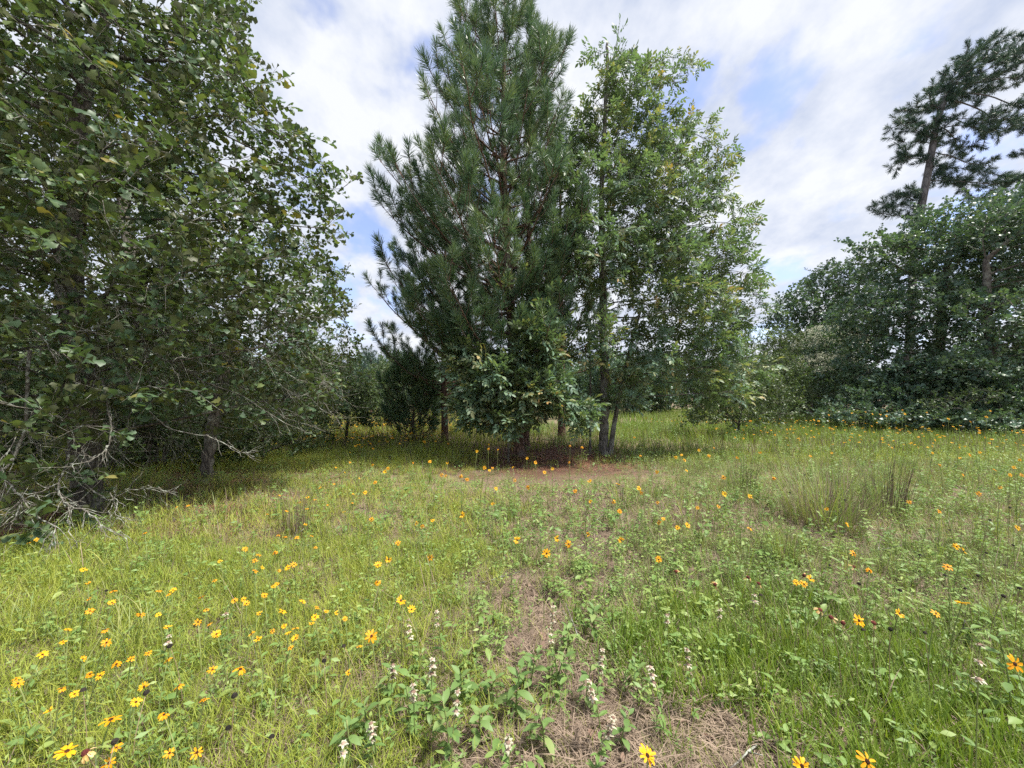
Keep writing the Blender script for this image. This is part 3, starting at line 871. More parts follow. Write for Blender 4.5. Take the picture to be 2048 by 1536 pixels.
# ------------------------------------------------------------------ pines
def pine(name, label, base_xy, trunk_pts, R0, reach, z_lo, z_hi, whorl_dz, seed, coll=C_NEEDLE, bark='pine_bark', n_parts=0, group=None,
         extra=(), inner=0.42, tuft_scale=1.0, per_whorl=(3, 6), rise=(0.75, 0.25), density=1.0, cat='tree'):
    """reach(z, azimuth) -> branch length; each branch is a limb with side shoots that end in needle tufts"""
    r = np.random.default_rng(seed)
    tp = [np.array(p, float) for p in trunk_pts]
    tp[0][2] = gz(tp[0][0], tp[0][1]) - 0.05
    base = np.array([tp[0][0], tp[0][1], tp[0][2] + 0.05])
    tr = smooth_poly(tp, 40)
    H = tr[-1, 2]
    root = empty(name, base.tolist()); tag(root, label, cat, group)
    mb = MB()
    trr = R0 * (1 - 0.94 * np.linspace(0, 1, 40) ** 0.9); trr[0] *= 1.3; trr[1] *= 1.1
    tube(mb, tr - base, trr, 14, 0)
    link(bpy.data.objects.new('trunk', mb.mesh('trunk', [M[bark]])), root)
    P, Dv, S = [], [], []
    def tuft(p, d, s=1.0): P.append(p); Dv.append(d / np.linalg.norm(d)); S.append(s)
    def limb(p0, az, L, rs, r0):
        mb = MB()
        n = max(5, int(L / 0.22))
        h = np.array([math.cos(az), math.sin(az), 0])
        t = np.linspace(0, 1, n)
        sag = r.uniform(-0.12, 0.05)
        side = np.array([-h[1], h[0], 0])
        wob = np.cumsum(r.normal(0, 0.035, n)) * L * 0.25
        pts = p0 + h * (t * L)[:, None] + np.array([0, 0, 1]) * (rs * L * t + sag * L * np.sin(t * 3.1) + 0.30 * L * t ** 3)[:, None] + side * wob[:, None]
        tube(mb, pts - base, np.linspace(r0, 0.007, n), 6 if r0 > 0.02 else 4, 0)
        tdir = np.gradient(pts, axis=0); tdir /= np.linalg.norm(tdir, axis=1)[:, None]
        tuft(pts[-1], tdir[-1] + np.array([0, 0, .3]), 1.1)
        step = 0.30 / density
        q = max(inner * L, 0.3)
        sgn = 1
        while q < L:
            k = min(n - 2, int(q / L * (n - 1))); f = q / L * (n - 1) - k
            p = pts[k] * (1 - f) + pts[k + 1] * f
            sl = (L - q) * 0.38 + r.uniform(0.12, 0.45)
            for sg in ((sgn, -sgn) if r.random() < 0.35 else (sgn,)):
                d = tdir[k] * 0.75 + side * sg * r.uniform(0.5, 1.0) + np.array([0, 0, r.uniform(0.05, 0.55)])
                d /= np.linalg.norm(d)
                m = max(3, int(sl / 0.18))
                tt = np.linspace(0, 1, m)
                sp_ = p + d * (tt * sl)[:, None] + np.array([0, 0, 1]) * (0.35 * sl * tt ** 2)[:, None]
                tube(mb, sp_ - base, np.linspace(0.009, 0.005, m), 4, 0)
                dd = sp_[-1] - sp_[-2]; tuft(sp_[-1], dd / np.linalg.norm(dd) + np.array([0, 0, .25]), r.uniform(0.8, 1.1))
                z = 0.30
                while z < sl:
                    pp = p + d * z + np.array([0, 0, 0.35 * sl * (z / sl) ** 2])
                    tuft(pp, d + r.normal(0, .45, 3) + np.array([0, 0, .45]), r.uniform(0.65, 0.95)); z += r.uniform(0.26, 0.42)
            q += step * r.uniform(0.7, 1.4); sgn = -sgn
        link(bpy.data.objects.new('limb', mb.mesh('limb', [M[bark]])), root)
    z = z_lo
    tz = tr[:, 2]
    while z < z_hi:
        u = (z - z_lo) / (z_hi - z_lo)
        k0 = int(r.integers(*per_whorl)); a0 = r.random() * 6.283
        for k in range(k0):
            az = a0 + k * 6.283 / k0 + r.normal(0, 0.25)
            zz = z + r.normal(0, 0.06)
            p0 = np.array([np.interp(zz, tz, tr[:, 0]), np.interp(zz, tz, tr[:, 1]), zz])
            L = reach(zz, az) * r.uniform(0.55, 1.15)
            if L < 0.25: continue
            limb(p0, az, L, rise[1] + (rise[0] - rise[1]) * u + r.normal(0, 0.08), 0.012 + 0.011 * L)
        z += whorl_dz * r.uniform(0.8, 1.25)
    for p0, az, L, rs in extra: limb(np.array(p0), az, L, rs, 0.012 + 0.010 * L)
    # leader
    tuft(tr[-1], np.array([0, 0, 1.0]), 1.2)
    for k in range(8): tuft(tr[-1] - np.array([0, 0, .15 + .12 * k]), np.array([math.cos(k * 2.4), math.sin(k * 2.4), .8]), 0.9)
    P = np.array(P); Dv = np.array(Dv); S = np.array(S) * tuft_scale * r.uniform(0.85, 1.15, len(P))
    nk = len(coll.objects); meshes = [o.data for o in sorted(coll.objects, key=lambda o: o.name)]
    idx = r.integers(0, nk, len(P))
    mats = [frame(d, r.normal(0, 1, 3)) for d in Dv]
    loose = np.zeros(len(P), bool)
    if n_parts:
        for i in np.argsort(near_rank(P))[:n_parts]:
            o = bpy.data.objects.new('needle_tuft', meshes[idx[i]]); link(o, root)
            T = np.eye(4); T[:3, :3] = mats[i] * S[i]; T[:3, 3] = P[i] - base
            o.matrix_local = Matrix(T.tolist()); loose[i] = True
    kp = ~loose
    if kp.any():
        scatter('crown', (P - base)[kp], np.array([tuple(euler_of(m)) for m, k in zip(mats, kp) if k]), S[kp], idx[kp], coll, root)
    return root

def lerp_table(tab):
    zs = [a for a, _ in tab]; vs = [b for _, b in tab]
    return lambda z: float(np.interp(z, zs, vs))
# main pine: reach to the left (photo) is longer than to the right
p_left = lerp_table([(0.8, 2.6), (2.0, 2.9), (3.6, 3.0), (4.6, 3.3), (6, 3.0), (7.2, 2.3), (8.5, 1.6), (9.5, 1.25), (10.5, 0.95), (11.5, 0.6), (12.3, 0.3)])
p_right = lerp_table([(0.8, 1.2), (2.0, 1.6), (4, 2.0), (7, 1.9), (8.5, 1.7), (9.5, 1.45), (10.5, 1.0), (11.5, 0.6), (12.3, 0.3)])
def main_reach(z, az):
    f = 0.5 - 0.5 * math.cos(az)      # 1 towards -X
    return p_left(z) * f + p_right(z) * (1 - f)
bx, by = 0.15, 10.25
main_pine = pine('pine_tree', 'tall bushy pine with dark trunk in the middle of the meadow', (bx, by),
    [(bx, by, 0), at(1030, 760, by), at(1018, 560, by), at(1008, 350, by), at(1008, 120, by), at(1016, -12, by)], 0.20,
    main_reach, 2.0, 11.9, 0.58, 21, n_parts=300, density=1.25, tuft_scale=1.15, per_whorl=(4, 8), inner=0.36,
    extra=[(at(1028, 745, by), R(197), 2.3, 0.05), (at(1028, 735, by), R(215), 2.0, 0.08), (at(1020, 640, by), R(184), 3.2, 0.12), (at(1028, 740, by), R(232), 1.9, 0.10), (at(1026, 700, by), R(206), 2.6, 0.02), (at(1024, 670, by), R(222), 2.2, 0.15)])
def simple_reach(tab, ax=1.0):
    f = lerp_table(tab)
    return lambda z, az: f(z)
pine2 = pine('pine_tree', 'lower dark pine half hidden behind the tall middle pine', (-2.3, 13.2),
    [(-2.3, 13.2, 0), (-2.35, 13.2, 3), (-2.3, 13.2, 6), (-2.3, 13.2, 8.2)], 0.13,
    simple_reach([(0.6, 2.3), (2, 2.4), (5, 1.9), (7.8, 0.5)]), 1.7, 7.9, 0.5, 22, density=1.1, per_whorl=(4, 7))
pine3 = pine('pine_tree', 'pine standing behind the gap between the middle trunks', (1.85, 14.3),
    [(1.85, 14.3, 0), (1.85, 14.3, 4), (1.8, 14.3, 8), (1.8, 14.3, 11)], 0.15,
    simple_reach([(0.6, 1.6), (2, 2.0), (6, 2.0), (10.6, 0.5)]), 2.6, 10.7, 0.65, 23, density=0.9)
pine4 = pine('pine_tree', 'pine trunk close behind the tall middle pine', (0.45, 11.7),
    [(0.38, 11.6, 0), (0.5, 11.7, 4), (0.5, 11.7, 8), (0.5, 11.7, 10.5)], 0.14,
    simple_reach([(0.6, 1.2), (3, 1.6), (6, 1.7), (10, 0.5)]), 3.2, 10.2, 0.7, 24, density=0.9)
pine_low = pine('pine_tree', 'low bushy young pine left of the tall middle pine', (-3.5, 13.6),
    [(-3.5, 13.6, 0), (-3.5, 13.6, 1.3), (-3.45, 13.6, 2.6)], 0.05,
    simple_reach([(0.2, 1.0), (1.2, 1.05), (2.4, 0.35)]), 0.15, 2.4, 0.30, 26, density=1.3, per_whorl=(4, 7), inner=0.12)
young = pine('pine_tree', 'young pine rising far off in the gap left of the middle pine', (-11.2, 30.5),
    [(-11.2, 30.5, 0), (-11.2, 30.5, 2.5), (-11.2, 30.5, 5.2)], 0.08,
    simple_reach([(0.4, 1.5), (2.5, 1.1), (5, 0.25)]), 0.6, 4.9, 0.5, 25, coll=C_FAR_NEEDLE, density=0.7)

# ------------------------------------------------------------------ hickory with twin stems, and a leafy sapling in front of the pine
hx, hy = 2.53, 10.6
hick_blobs = [pblob(1215, 115, 10.6, 0.38, 0.6), pblob(1235, 190, 10.6, 0.85), pblob(1355, 150, 10.6, 0.35, 0.6), pblob(1200, 270, 10.4, 0.8), pblob(1300, 285, 10.6, 0.95),
              pblob(1385, 260, 10.7, 0.5), pblob(1425, 345, 10.6, 0.5), pblob(1180, 385, 10.0, 0.95), pblob(1300, 405, 10.4, 1.25), pblob(1420, 430, 10.6, 0.75), pblob(1485, 445, 10.6, 0.32, 0.3),
              pblob(1200, 520, 10.0, 1.1), pblob(1340, 545, 10.3, 1.25), pblob(1445, 560, 10.5, 0.75), pblob(1505, 590, 10.5, 0.32, 0.28), pblob(1130, 545, 9.6, 0.7),
              pblob(1300, 655, 10.2, 1.0, 0.8), pblob(1420, 690, 10.4, 0.85, 0.8), pblob(1180, 690, 9.8, 0.75, 0.7), pblob(1090, 640, 9.4, 0.55), pblob(1400, 770, 10.2, 0.75, 0.5),
              pblob(1490, 740, 10.8, 0.6, 0.6), pblob(1240, 800, 10.0, 0.35, 0.25), pblob(1300, 500, 11.6, 1.2), pblob(1260, 350, 11.4, 1.0), pblob(1500, 560, 10.6, 0.4, 0.35), pblob(1530, 585, 10.6, 0.2, 0.18), pblob(1440, 300, 10.6, 0.3, 0.3), pblob(1390, 130, 10.6, 0.18, 0.3), pblob(1480, 640, 10.6, 0.55, 0.5), pblob(1380, 620, 9.8, 0.9, 0.7), pblob(1480, 500, 10.6, 0.35, 0.3), pblob(1120, 470, 10.0, 0.6, 0.7), pblob(1130, 330, 10.2, 0.45, 0.6), pblob(1330, 720, 9.8, 0.8, 0.5), pblob(1460, 780, 10.2, 0.6, 0.4), pblob(1270, 760, 10.4, 0.6, 0.5)]
hickory = broadleaf('hickory_tree', 'slender leafy tree with feathery leaves and twin grey stems beside the pine', 'tree',
    [(hx, hy, 0), at(1209, 780, hy), at(1206, 600, hy), at(1203, 400, hy), at(1212, 200, hy), at(1215, 85, hy)], 0.125,
    hick_blobs, K_HICK, 5400, 0.18, 14, per=0.55, r_max=0.016, dk=1.25, shell=0.12, scale=0.92, bark='hickory_bark', twig='hickory_bark', n_parts=300, max_limbs=14,
    stems=[([(hx + 0.16, hy - 0.05, 0), at(1228, 850, hy), at(1242, 780, hy), at(1262, 690, hy), at(1290, 590, hy)], 0.07),
           ([(hx - 0.36, hy + 0.1, 0), at(1181, 820, hy), at(1180, 720, hy), at(1174, 610, hy)], 0.035)], up=0.15)
sapling = broadleaf('hickory_sapling', 'bright leafy sapling growing in front of the pine trunk', 'sapling',
    [(-0.08, 9.35, 0), at(1019, 830, 9.3), at(1025, 740, 9.3), at(1050, 660, 9.3)], 0.03,
    [pblob(955, 815, 9.1, 0.42, 0.4), pblob(1000, 760, 9.0, 0.5, 0.5), pblob(1065, 700, 9.2, 0.5, 0.5), pblob(1080, 785, 9.0, 0.5, 0.4), pblob(1145, 830, 9.1, 0.32, 0.3), pblob(930, 730, 9.2, 0.35, 0.3), pblob(1030, 590, 9.4, 0.25, 0.35),
     pblob(1010, 850, 9.0, 0.35, 0.25)], K_HICK, 1400, 0.14, 15, dk=1.2, per=1.3, r_max=0.014, scale=0.95, bark='hickory_bark', twig='hickory_bark', n_parts=120, max_limbs=6)

# ------------------------------------------------------------------ trees across the meadow on the right
far_oak = broadleaf('oak_tree', 'wide spreading oak at the right edge of the meadow below the tall pine', 'tree',
    [(22.5, 20.2, 0), at(1880, 720, 20), at(1885, 600, 20), at(1900, 480, 20)], 0.22,
    [pblob(1900, 480, 20, 2.2, 1.9), pblob(1990, 450, 20, 2.0, 1.5), pblob(1800, 520, 20, 1.8, 1.4), pblob(1745, 495, 20.5, 1.0, 0.6), pblob(1850, 620, 19.2, 2.3, 1.7), pblob(1750, 640, 20, 2.0, 1.5),
     pblob(1725, 740, 20, 1.4, 1.1), pblob(1830, 740, 18.6, 1.9, 1.2), pblob(1770, 790, 19, 1.2, 0.6), pblob(1950, 560, 21, 2.2, 1.6)],
    K_FAR, 4200, 0.38, 16, dk=1.2, per=1.7, r_max=0.035, scale=1.35, rt=0.008, max_limbs=8, spread=0.8)
near_edge_oak = broadleaf('oak_tree', 'dark oak with bare stems at the far right frame edge', 'tree',
    [(21.6, 17.2, 0), at(1985, 740, 17.2), at(1975, 620, 17.2), at(1972, 520, 17.3)], 0.20,
    [pblob(2010, 470, 17.5, 1.8, 1.3), pblob(2080, 560, 17.3, 2.2, 1.8), pblob(1985, 640, 16.6, 1.7, 1.1), pblob(2070, 700, 16.8, 1.6, 1.2), pblob(1930, 740, 16.6, 1.5, 0.6), pblob(2100, 430, 18, 2.0, 1.5)],
    K_FAR, 3000, 0.36, 17, dk=1.2, per=1.6, r_max=0.034, scale=1.25, rt=0.008, max_limbs=8, spread=0.8)
back_oak = broadleaf('oak_tree', 'darker oak behind the white flowering thicket', 'tree',
    [(22.5, 29, 0), at(1620, 720, 29), at(1630, 620, 29)], 0.2,
    [pblob(1610, 620, 29, 1.9, 1.8), pblob(1665, 570, 29, 1.9, 1.7), pblob(1565, 640, 29, 1.3, 0.9), pblob(1640, 700, 28, 2.4, 1.8), pblob(1720, 590, 29, 2.0, 1.8), pblob(1700, 680, 28, 2.2, 2.0)],
    K_FAR, 2600, 0.45, 18, dk=1.2, per=2.0, r_max=0.04, scale=1.6, rt=0.01, max_limbs=6, spread=0.8)
def thicket(name, label, blobs, base, kind, n, seed, scale=1.0, D=0.3, per=1.0, cat='shrub', group=None, R0=0.05, r_max=0.02):
    x, y = base
    return broadleaf(name, label, cat, [(x, y, 0), (x, y, 0.35), (x + 0.05, y, 0.7)], R0, blobs, kind, n, D, seed, per=per, r_max=r_max, scale=scale, dk=1.2,
                     rt=0.005, max_limbs=5, spread=0.8, group=group)
white_thicket = thicket('flowering_thicket', 'rounded thicket dotted with white blossom below the far oaks',
    [pblob(1655, 690, 25, 1.6, 1.3), pblob(1640, 760, 24.5, 2.0, 1.3), pblob(1590, 740, 25, 1.3, 1.0), pblob(1700, 770, 24, 1.6, 0.9)], (20.4, 25), K_FAR, 2600, 51, 1.15, 0.34, 1.8, 'thicket', r_max=0.03)
# its blossom, specks over the outer leaves
_r = np.random.default_rng(52)
bl = MB()
for k in range(9):
    d = _r.normal(0, 1, 3); d /= np.linalg.norm(d)
    v, f = leaf_geo(0.10, DIAMOND, 0.3, 0.1); bl.add(v @ frame(d, _r.normal(0, 1, 3)).T + _r.normal(0, .08, 3), f, 0)
C_BLOSSOM = source_collection('blossom_specks', [bl.mesh('blossom_specks', [M['blossom']])])
bpts = []
for c, rr, k in ((at(1655, 690, 25), (1.95, 1.95, 1.65), 520), (at(1640, 745, 24.5), (2.3, 2.3, 1.55), 420), (at(1590, 735, 25), (1.4, 1.4, 1.1), 90)):
    d = _r.normal(0, 1, (k, 3)); d /= np.linalg.norm(d, axis=1)[:, None]; d[:, 2] = np.abs(d[:, 2]) * 0.9 - 0.15
    bpts.append(c + d * np.array(rr))
bpts = np.concatenate(bpts)
wt_base = np.array(white_thicket.location)
scatter('blossom', bpts - wt_base, _r.uniform(0, 6.28, bpts.shape), _r.uniform(0.7, 1.3, len(bpts)), np.zeros(len(bpts), int), C_BLOSSOM, white_thicket)

shrub_a = thicket('shrub', 'dense green shrub right of the twin stemmed tree', [pblob(1480, 760, 15.5, 1.1, 0.9), pblob(1430, 790, 15, 0.9, 0.55), pblob(1530, 780, 16, 0.9, 0.7), pblob(1470, 690, 16, 0.8, 0.7), pblob(1470, 830, 15.2, 1.1, 0.45), pblob(1400, 835, 14.8, 0.7, 0.35), pblob(1540, 825, 15.8, 0.9, 0.4)], (9.2, 15.6), K_SHRUB, 2200, 53, 1.2, 0.22, 1.6)
shrub_b = thicket('shrub', 'leafy shrub between the green shrub and the white flowering thicket', [pblob(1560, 750, 21, 1.3, 1.2), pblob(1560, 690, 22, 1.1, 0.9), pblob(1600, 790, 21, 1.0, 0.6), pblob(1560, 810, 20.6, 1.4, 0.5)], (14.8, 21.3), K_SHRUB, 2000, 54, 1.4, 0.26, 1.8)
shrub_c = thicket('shrub', 'pale dry twiggy bush at the foot of the right hand oaks', [pblob(1950, 795, 15.6, 0.9, 0.4), pblob(1890, 810, 15.8, 0.8, 0.35)], (18.6, 15.7), K_SHRUB, 500, 55, 1.0, 0.2, 0.8)
shrub_d = thicket('shrub', 'pale green bush far off in the left gap under the young pine', [pblob(770, 770, 21, 1.2, 0.9), pblob(730, 790, 19, 0.9, 0.7), pblob(800, 735, 22, 1.0, 0.7), pblob(760, 815, 20, 1.3, 0.5)], (-6.9, 20.8), K_SHRUB, 1800, 56, 1.4, 0.26, 1.8)
shrub_e = thicket('shrub', 'low bush at the end of the left oak row', [pblob(690, 790, 13, 0.8, 0.6), pblob(660, 740, 13.5, 0.8, 0.7), pblob(720, 830, 13, 0.6, 0.35)], (-5.7, 13.2), K_SHRUB, 1800, 57, 1.2, 0.2, 1.6)

thicket('shrub', 'shaded undergrowth bush left of the slim oak stem', [((-8.0, 8.2, .8), (1.0, .7, .75)), ((-7.0, 8.6, .7), (.9, .7, .6))], (-7.6, 8.4), K_SHRUB, 1300, 67, 1.1, 0.2, 1.5)
thicket('shrub', 'shaded undergrowth bush right of the slim oak stem', [((-6.4, 9.3, .8), (1.0, .7, .7)), ((-5.7, 9.8, .6), (.7, .6, .5))], (-6.2, 9.5), K_SHRUB, 1300, 68, 1.1, 0.2, 1.5)
thicket('shrub', 'shaded undergrowth bush behind the big oak trunk', [((-9.0, 9.8, 1.0), (1.5, 1.0, 0.9)), ((-7.6, 10.3, 0.8), (1.1, .8, .7))], (-8.6, 10), K_SHRUB, 1500, 58, 1.2, 0.22, 1.5)
thicket('shrub', 'shaded undergrowth bush at the left frame edge under the oaks', [((-9.8, 7.0, 1.1), (1.3, 1.0, 1.0)), ((-11, 8.0, 1.4), (1.5, 1.0, 1.2))], (-10, 7.4), K_SHRUB, 1500, 59, 1.2, 0.22, 1.5)
thicket('shrub', 'shaded bush between the slim oak and the meadow gap', [((-7.4, 11.8, 1.0), (1.3, 1.0, 0.9)), ((-6.3, 12.2, .8), (.8, .8, .7))], (-7.1, 12), K_SHRUB, 1500, 60, 1.2, 0.22, 1.5)
thicket('shrub', 'low dense brush at the foot of the wide right oak', [pblob(1800, 800, 18.2, 1.6, .7), pblob(1730, 800, 18.6, 1.3, .6), pblob(1880, 795, 17.6, 1.5, .8), pblob(1840, 760, 18.4, 1.5, .8), pblob(1790, 832, 17.4, 2.2, .4), pblob(1880, 838, 16.6, 1.8, .4), pblob(1700, 828, 18.2, 1.6, .4)], (18.6, 18.2), K_FAR, 2200, 65, 1.0, 0.3, 1.8, r_max=0.03)
thicket('shrub', 'low dense brush under the edge oak at the right', [pblob(2010, 790, 16.2, 1.5, .8), pblob(2090, 770, 16, 1.5, .9), pblob(1950, 760, 17, 1.3, .8), pblob(2000, 840, 15.4, 2.0, .4), pblob(2090, 840, 15.2, 1.8, .5)], (21.5, 16.3), K_FAR, 2000, 66, 1.0, 0.3, 1.8, r_max=0.03)

# tall pines on the right: crowns of flat needle plates on leaning pale trunks
def plate_pine(name, label, trunk_pts, R0, blobs, n_attr, seed, D=0.5, per=1.6, group=None):
    r = np.random.default_rng(seed)
    tp = [np.array(p, float) for p in trunk_pts]; tp[0][2] = gz(tp[0][0], tp[0][1]) - 0.05
    base = np.array([tp[0][0], tp[0][1], tp[0][2] + 0.05])
    nT = int(sum(np.linalg.norm(tp[i + 1] - tp[i]) for i in range(len(tp) - 1)) / D)
    trunk = smooth_poly(tp, nT)
    A = blob_points(blobs, n_attr, r, 0.2)
    root = empty(name, base.tolist()); tag(root, label, 'tree', group)
    pos, par = colonize(A, trunk, D, seed=seed, trop=0.0, dk=1.4)
    sp, rad, tips, ch = skeleton_meshes(pos, par, nT, R0, 0.014, base, M['far_pine_bark'], M['pine_bark'], root, 12)
    P, Dv = spray_sites(sp, par, rad, 0.034, per, r, 0.75, 0.35)
    mats = [frame(d, r.normal(0, 1, 3)) for d in Dv]
    scatter('crown', P - base, np.array([tuple(euler_of(m)) for m in mats]), r.uniform(1.0, 1.55, len(P)), r.integers(0, 4, len(P)), C_FAR_NEEDLE, root)
    return root
tall_pine = plate_pine('pine_tree', 'very tall pine with leaning pale trunk rising above the right oaks', [(28.6, 28, 0), at(1828, 520, 28), at(1840, 430, 28), at(1857, 340, 28), at(1876, 240, 28), at(1905, 160, 28)], 0.23,
    [pblob(1935, 165, 28, 2.3, 1.6), pblob(2010, 140, 28, 2.4, 1.5), pblob(1860, 205, 28, 1.7, 0.9), pblob(1830, 265, 28, 1.6, 0.8), pblob(1815, 310, 28, 1.2, 0.6), pblob(1945, 270, 28, 2.2, 1.0), pblob(2020, 230, 28, 1.8, 1.0),
     pblob(1800, 395, 28, 1.2, 0.45), pblob(1760, 410, 28, 0.7, 0.35), pblob(1990, 375, 28, 1.9, 0.55), pblob(1920, 350, 28, 1.2, 0.5), pblob(1970, 330, 28.5, 1.0, 0.5), pblob(1860, 320, 28, 1.0, 0.6), pblob(1790, 250, 28, 0.9, 0.4), pblob(1800, 330, 28, 0.8, 0.35), pblob(1960, 100, 28, 1.6, 0.5), pblob(2040, 95, 28, 1.6, 0.5), pblob(1745, 425, 28, 0.5, 0.3)], 2100, 61, per=2.3)
edge_pine = plate_pine('pine_tree', 'second tall pine crown cut by the right frame edge', [(40.5, 29, 0), at(2110, 600, 29), at(2105, 300, 29), at(2100, 120, 29)], 0.30,
    [pblob(2090, 240, 29, 2.0, 1.0), pblob(2150, 180, 29, 2.5, 1.6), pblob(2060, 300, 29, 1.2, 0.6), pblob(2160, 330, 29, 2.0, 1.0), pblob(2075, 380, 29, 1.4, 0.6)], 800, 62, per=2.0)

# --- woods farther back closing the gaps
back_src = thicket('woodland_tree', 'round woodland tree far behind the middle pines', [((3.5, 36, 3.0), (2.3, 2.0, 2.2)), ((2.0, 36, 2.0), (1.7, 1.5, 1.8)), ((5.0, 36.5, 2.3), (1.8, 1.5, 2.0)), ((3.5, 35.5, 1.2), (2.6, 1.5, 1.2))],
                   (3.5, 36), K_FAR, 2200, 63, 1.7, 0.42, 2.0, 'tree', 'woods far behind the meadow', 0.12, 0.03)
def copy_tree(o, parent=None):
    c = o.copy(); scene.collection.objects.link(c); c.parent = parent
    for ch in list(o.children): copy_tree(ch, c)
    return c
far_spots = [(-3.5, 34, 1.1, 'woodland tree seen through the gap left of the middle pine'), (-0.3, 31, 0.95, 'woodland tree directly behind the middle pine trunk'), (8.2, 33, 1.05, 'woodland tree behind the twin stemmed tree'),
             (13.5, 36, 1.1, 'woodland tree behind the green shrub'), (-13.0, 24, 1.0, 'woodland tree at the back of the left oak row'), (-17.5, 20, 1.1, 'woodland tree low behind the left oaks'), (-20, 15, 1.1, 'woodland tree in deep shade at the left frame edge'),
             (-8.6, 41, 0.9, 'woodland tree far off beneath the young pine'), (26, 34, 1.3, 'woodland tree behind the far right oak'), (33, 26, 1.3, 'woodland tree beyond the right frame edge oaks'), (-12.5, 13.5, 0.9, 'woodland tree just behind the dark left oak')]
_fr = np.random.default_rng(64)
for k in range(20):
    far_spots.append((-46 + 5.2 * k + _fr.normal(0, .8), 50 + _fr.normal(0, 4), float(_fr.uniform(1.2, 1.6)), 'distant tree of the wood line closing the back of the meadow'))
for k, (x, y, s, lb) in enumerate(far_spots):
    c = copy_tree(back_src)
    c.location = (x, y, float(gz(x, y))); c.scale = (s, s, s * (0.85 + 0.05 * (k % 4))); c.rotation_euler = (0, 0, k * 1.3); c['label'] = lb

# ------------------------------------------------------------------ lichened dead branches hanging from the big oak
def hang(pts_px, d0, d1, r0, name='dead_branch', sub=True, seed=0):
    r = np.random.default_rng(seed + 500)
    base = np.array(left_oak.location)
    n = len(pts_px)
    p = np.array([at(px, py, d0 + (d1 - d0) * i / (n - 1)) for i, (px, py) in enumerate(pts_px)])
    q = smooth_poly(p, n * 4); q[1:] += r.normal(0, 0.006, (len(q) - 1, 3))
    mb = MB(); tube(mb, q - base, np.linspace(r0, 0.003, len(q)), 6, 0)
    if sub:
        for k in range(int(len(q) * 0.8)):
            i = int(r.integers(1, len(q) - 1)); t = q[min(i + 1, len(q) - 1)] - q[i - 1]; t /= np.linalg.norm(t)
            d = t * 0.6 + r.normal(0, 0.6, 3) + np.array([0, 0, -0.15]); d /= np.linalg.norm(d)
            L = r.uniform(0.08, 0.38); m = 6
            s = q[i] + d * np.linspace(0, L, m)[:, None] + np.cumsum(r.normal(0, 0.012, (m, 3)), axis=0)
            tube(mb, s - base, np.linspace(0.0042, 0.0016, m), 4, 0)
            if r.random() < 0.5:
                d2 = d + r.normal(0, 0.6, 3); d2 /= np.linalg.norm(d2)
                s2 = s[3] + d2 * np.linspace(0, L * .5, 4)[:, None]; tube(mb, s2 - base, np.linspace(0.003, 0.0013, 4), 3, 0)
    return link(bpy.data.objects.new(name, mb.mesh(name, [M['twig_bark']])), left_oak)
hang([(110, 560), (150, 700), (150, 800), (142, 850), (136, 920), (118, 965), (126, 1000), (140, 1014), (137, 1050), (155, 1095)], 4.9, 3.7, 0.017, seed=1)
hang([(140, 1012), (162, 1018), (185, 1032), (210, 1055), (255, 1076)], 3.85, 3.75, 0.009, seed=2)
hang([(60, 700), (48, 860), (20, 925), (4, 945), (40, 990), (75, 1034), (106, 1050), (104, 1095)], 4.5, 3.6, 0.018, seed=3)
hang([(42, 1010), (30, 1035), (18, 1062)], 3.8, 3.7, 0.008, seed=4)
hang([(118, 966), (80, 985), (45, 1002), (0, 1036)], 3.85, 3.7, 0.007, seed=5)
hang([(205, 760), (222, 850), (216, 890), (205, 905), (180, 921), (140, 930)], 4.6, 4.0, 0.010, seed=6)
hang([(240, 720), (262, 760), (300, 825), (350, 860), (430, 878), (480, 903), (512, 905)], 5.0, 5.1, 0.012, seed=7)
hang([(330, 700), (400, 760), (480, 790), (560, 840), (620, 868)], 5.3, 5.8, 0.012, seed=8)
hang([(380, 660), (450, 720), (500, 790), (560, 830), (650, 862)], 5.6, 6.3, 0.011, seed=9)
hang([(-10, 660), (25, 636), (60, 650), (95, 690), (118, 745)], 4.3, 4.2, 0.013, seed=10)
hang([(130, 900), (165, 960), (215, 1000), (250, 985), (300, 975), (340, 985)], 4.5, 4.4, 0.009, seed=11)
hang([(220, 985), (232, 1010), (235, 1030), (250, 1035)], 4.4, 4.3, 0.006, seed=12)
hang([(420, 610), (520, 640), (600, 680), (640, 720), (690, 735)], 5.9, 6.6, 0.012, seed=13)
hang([(260, 590), (330, 690), (370, 740), (440, 745)], 5.2, 5.3, 0.012, seed=14)
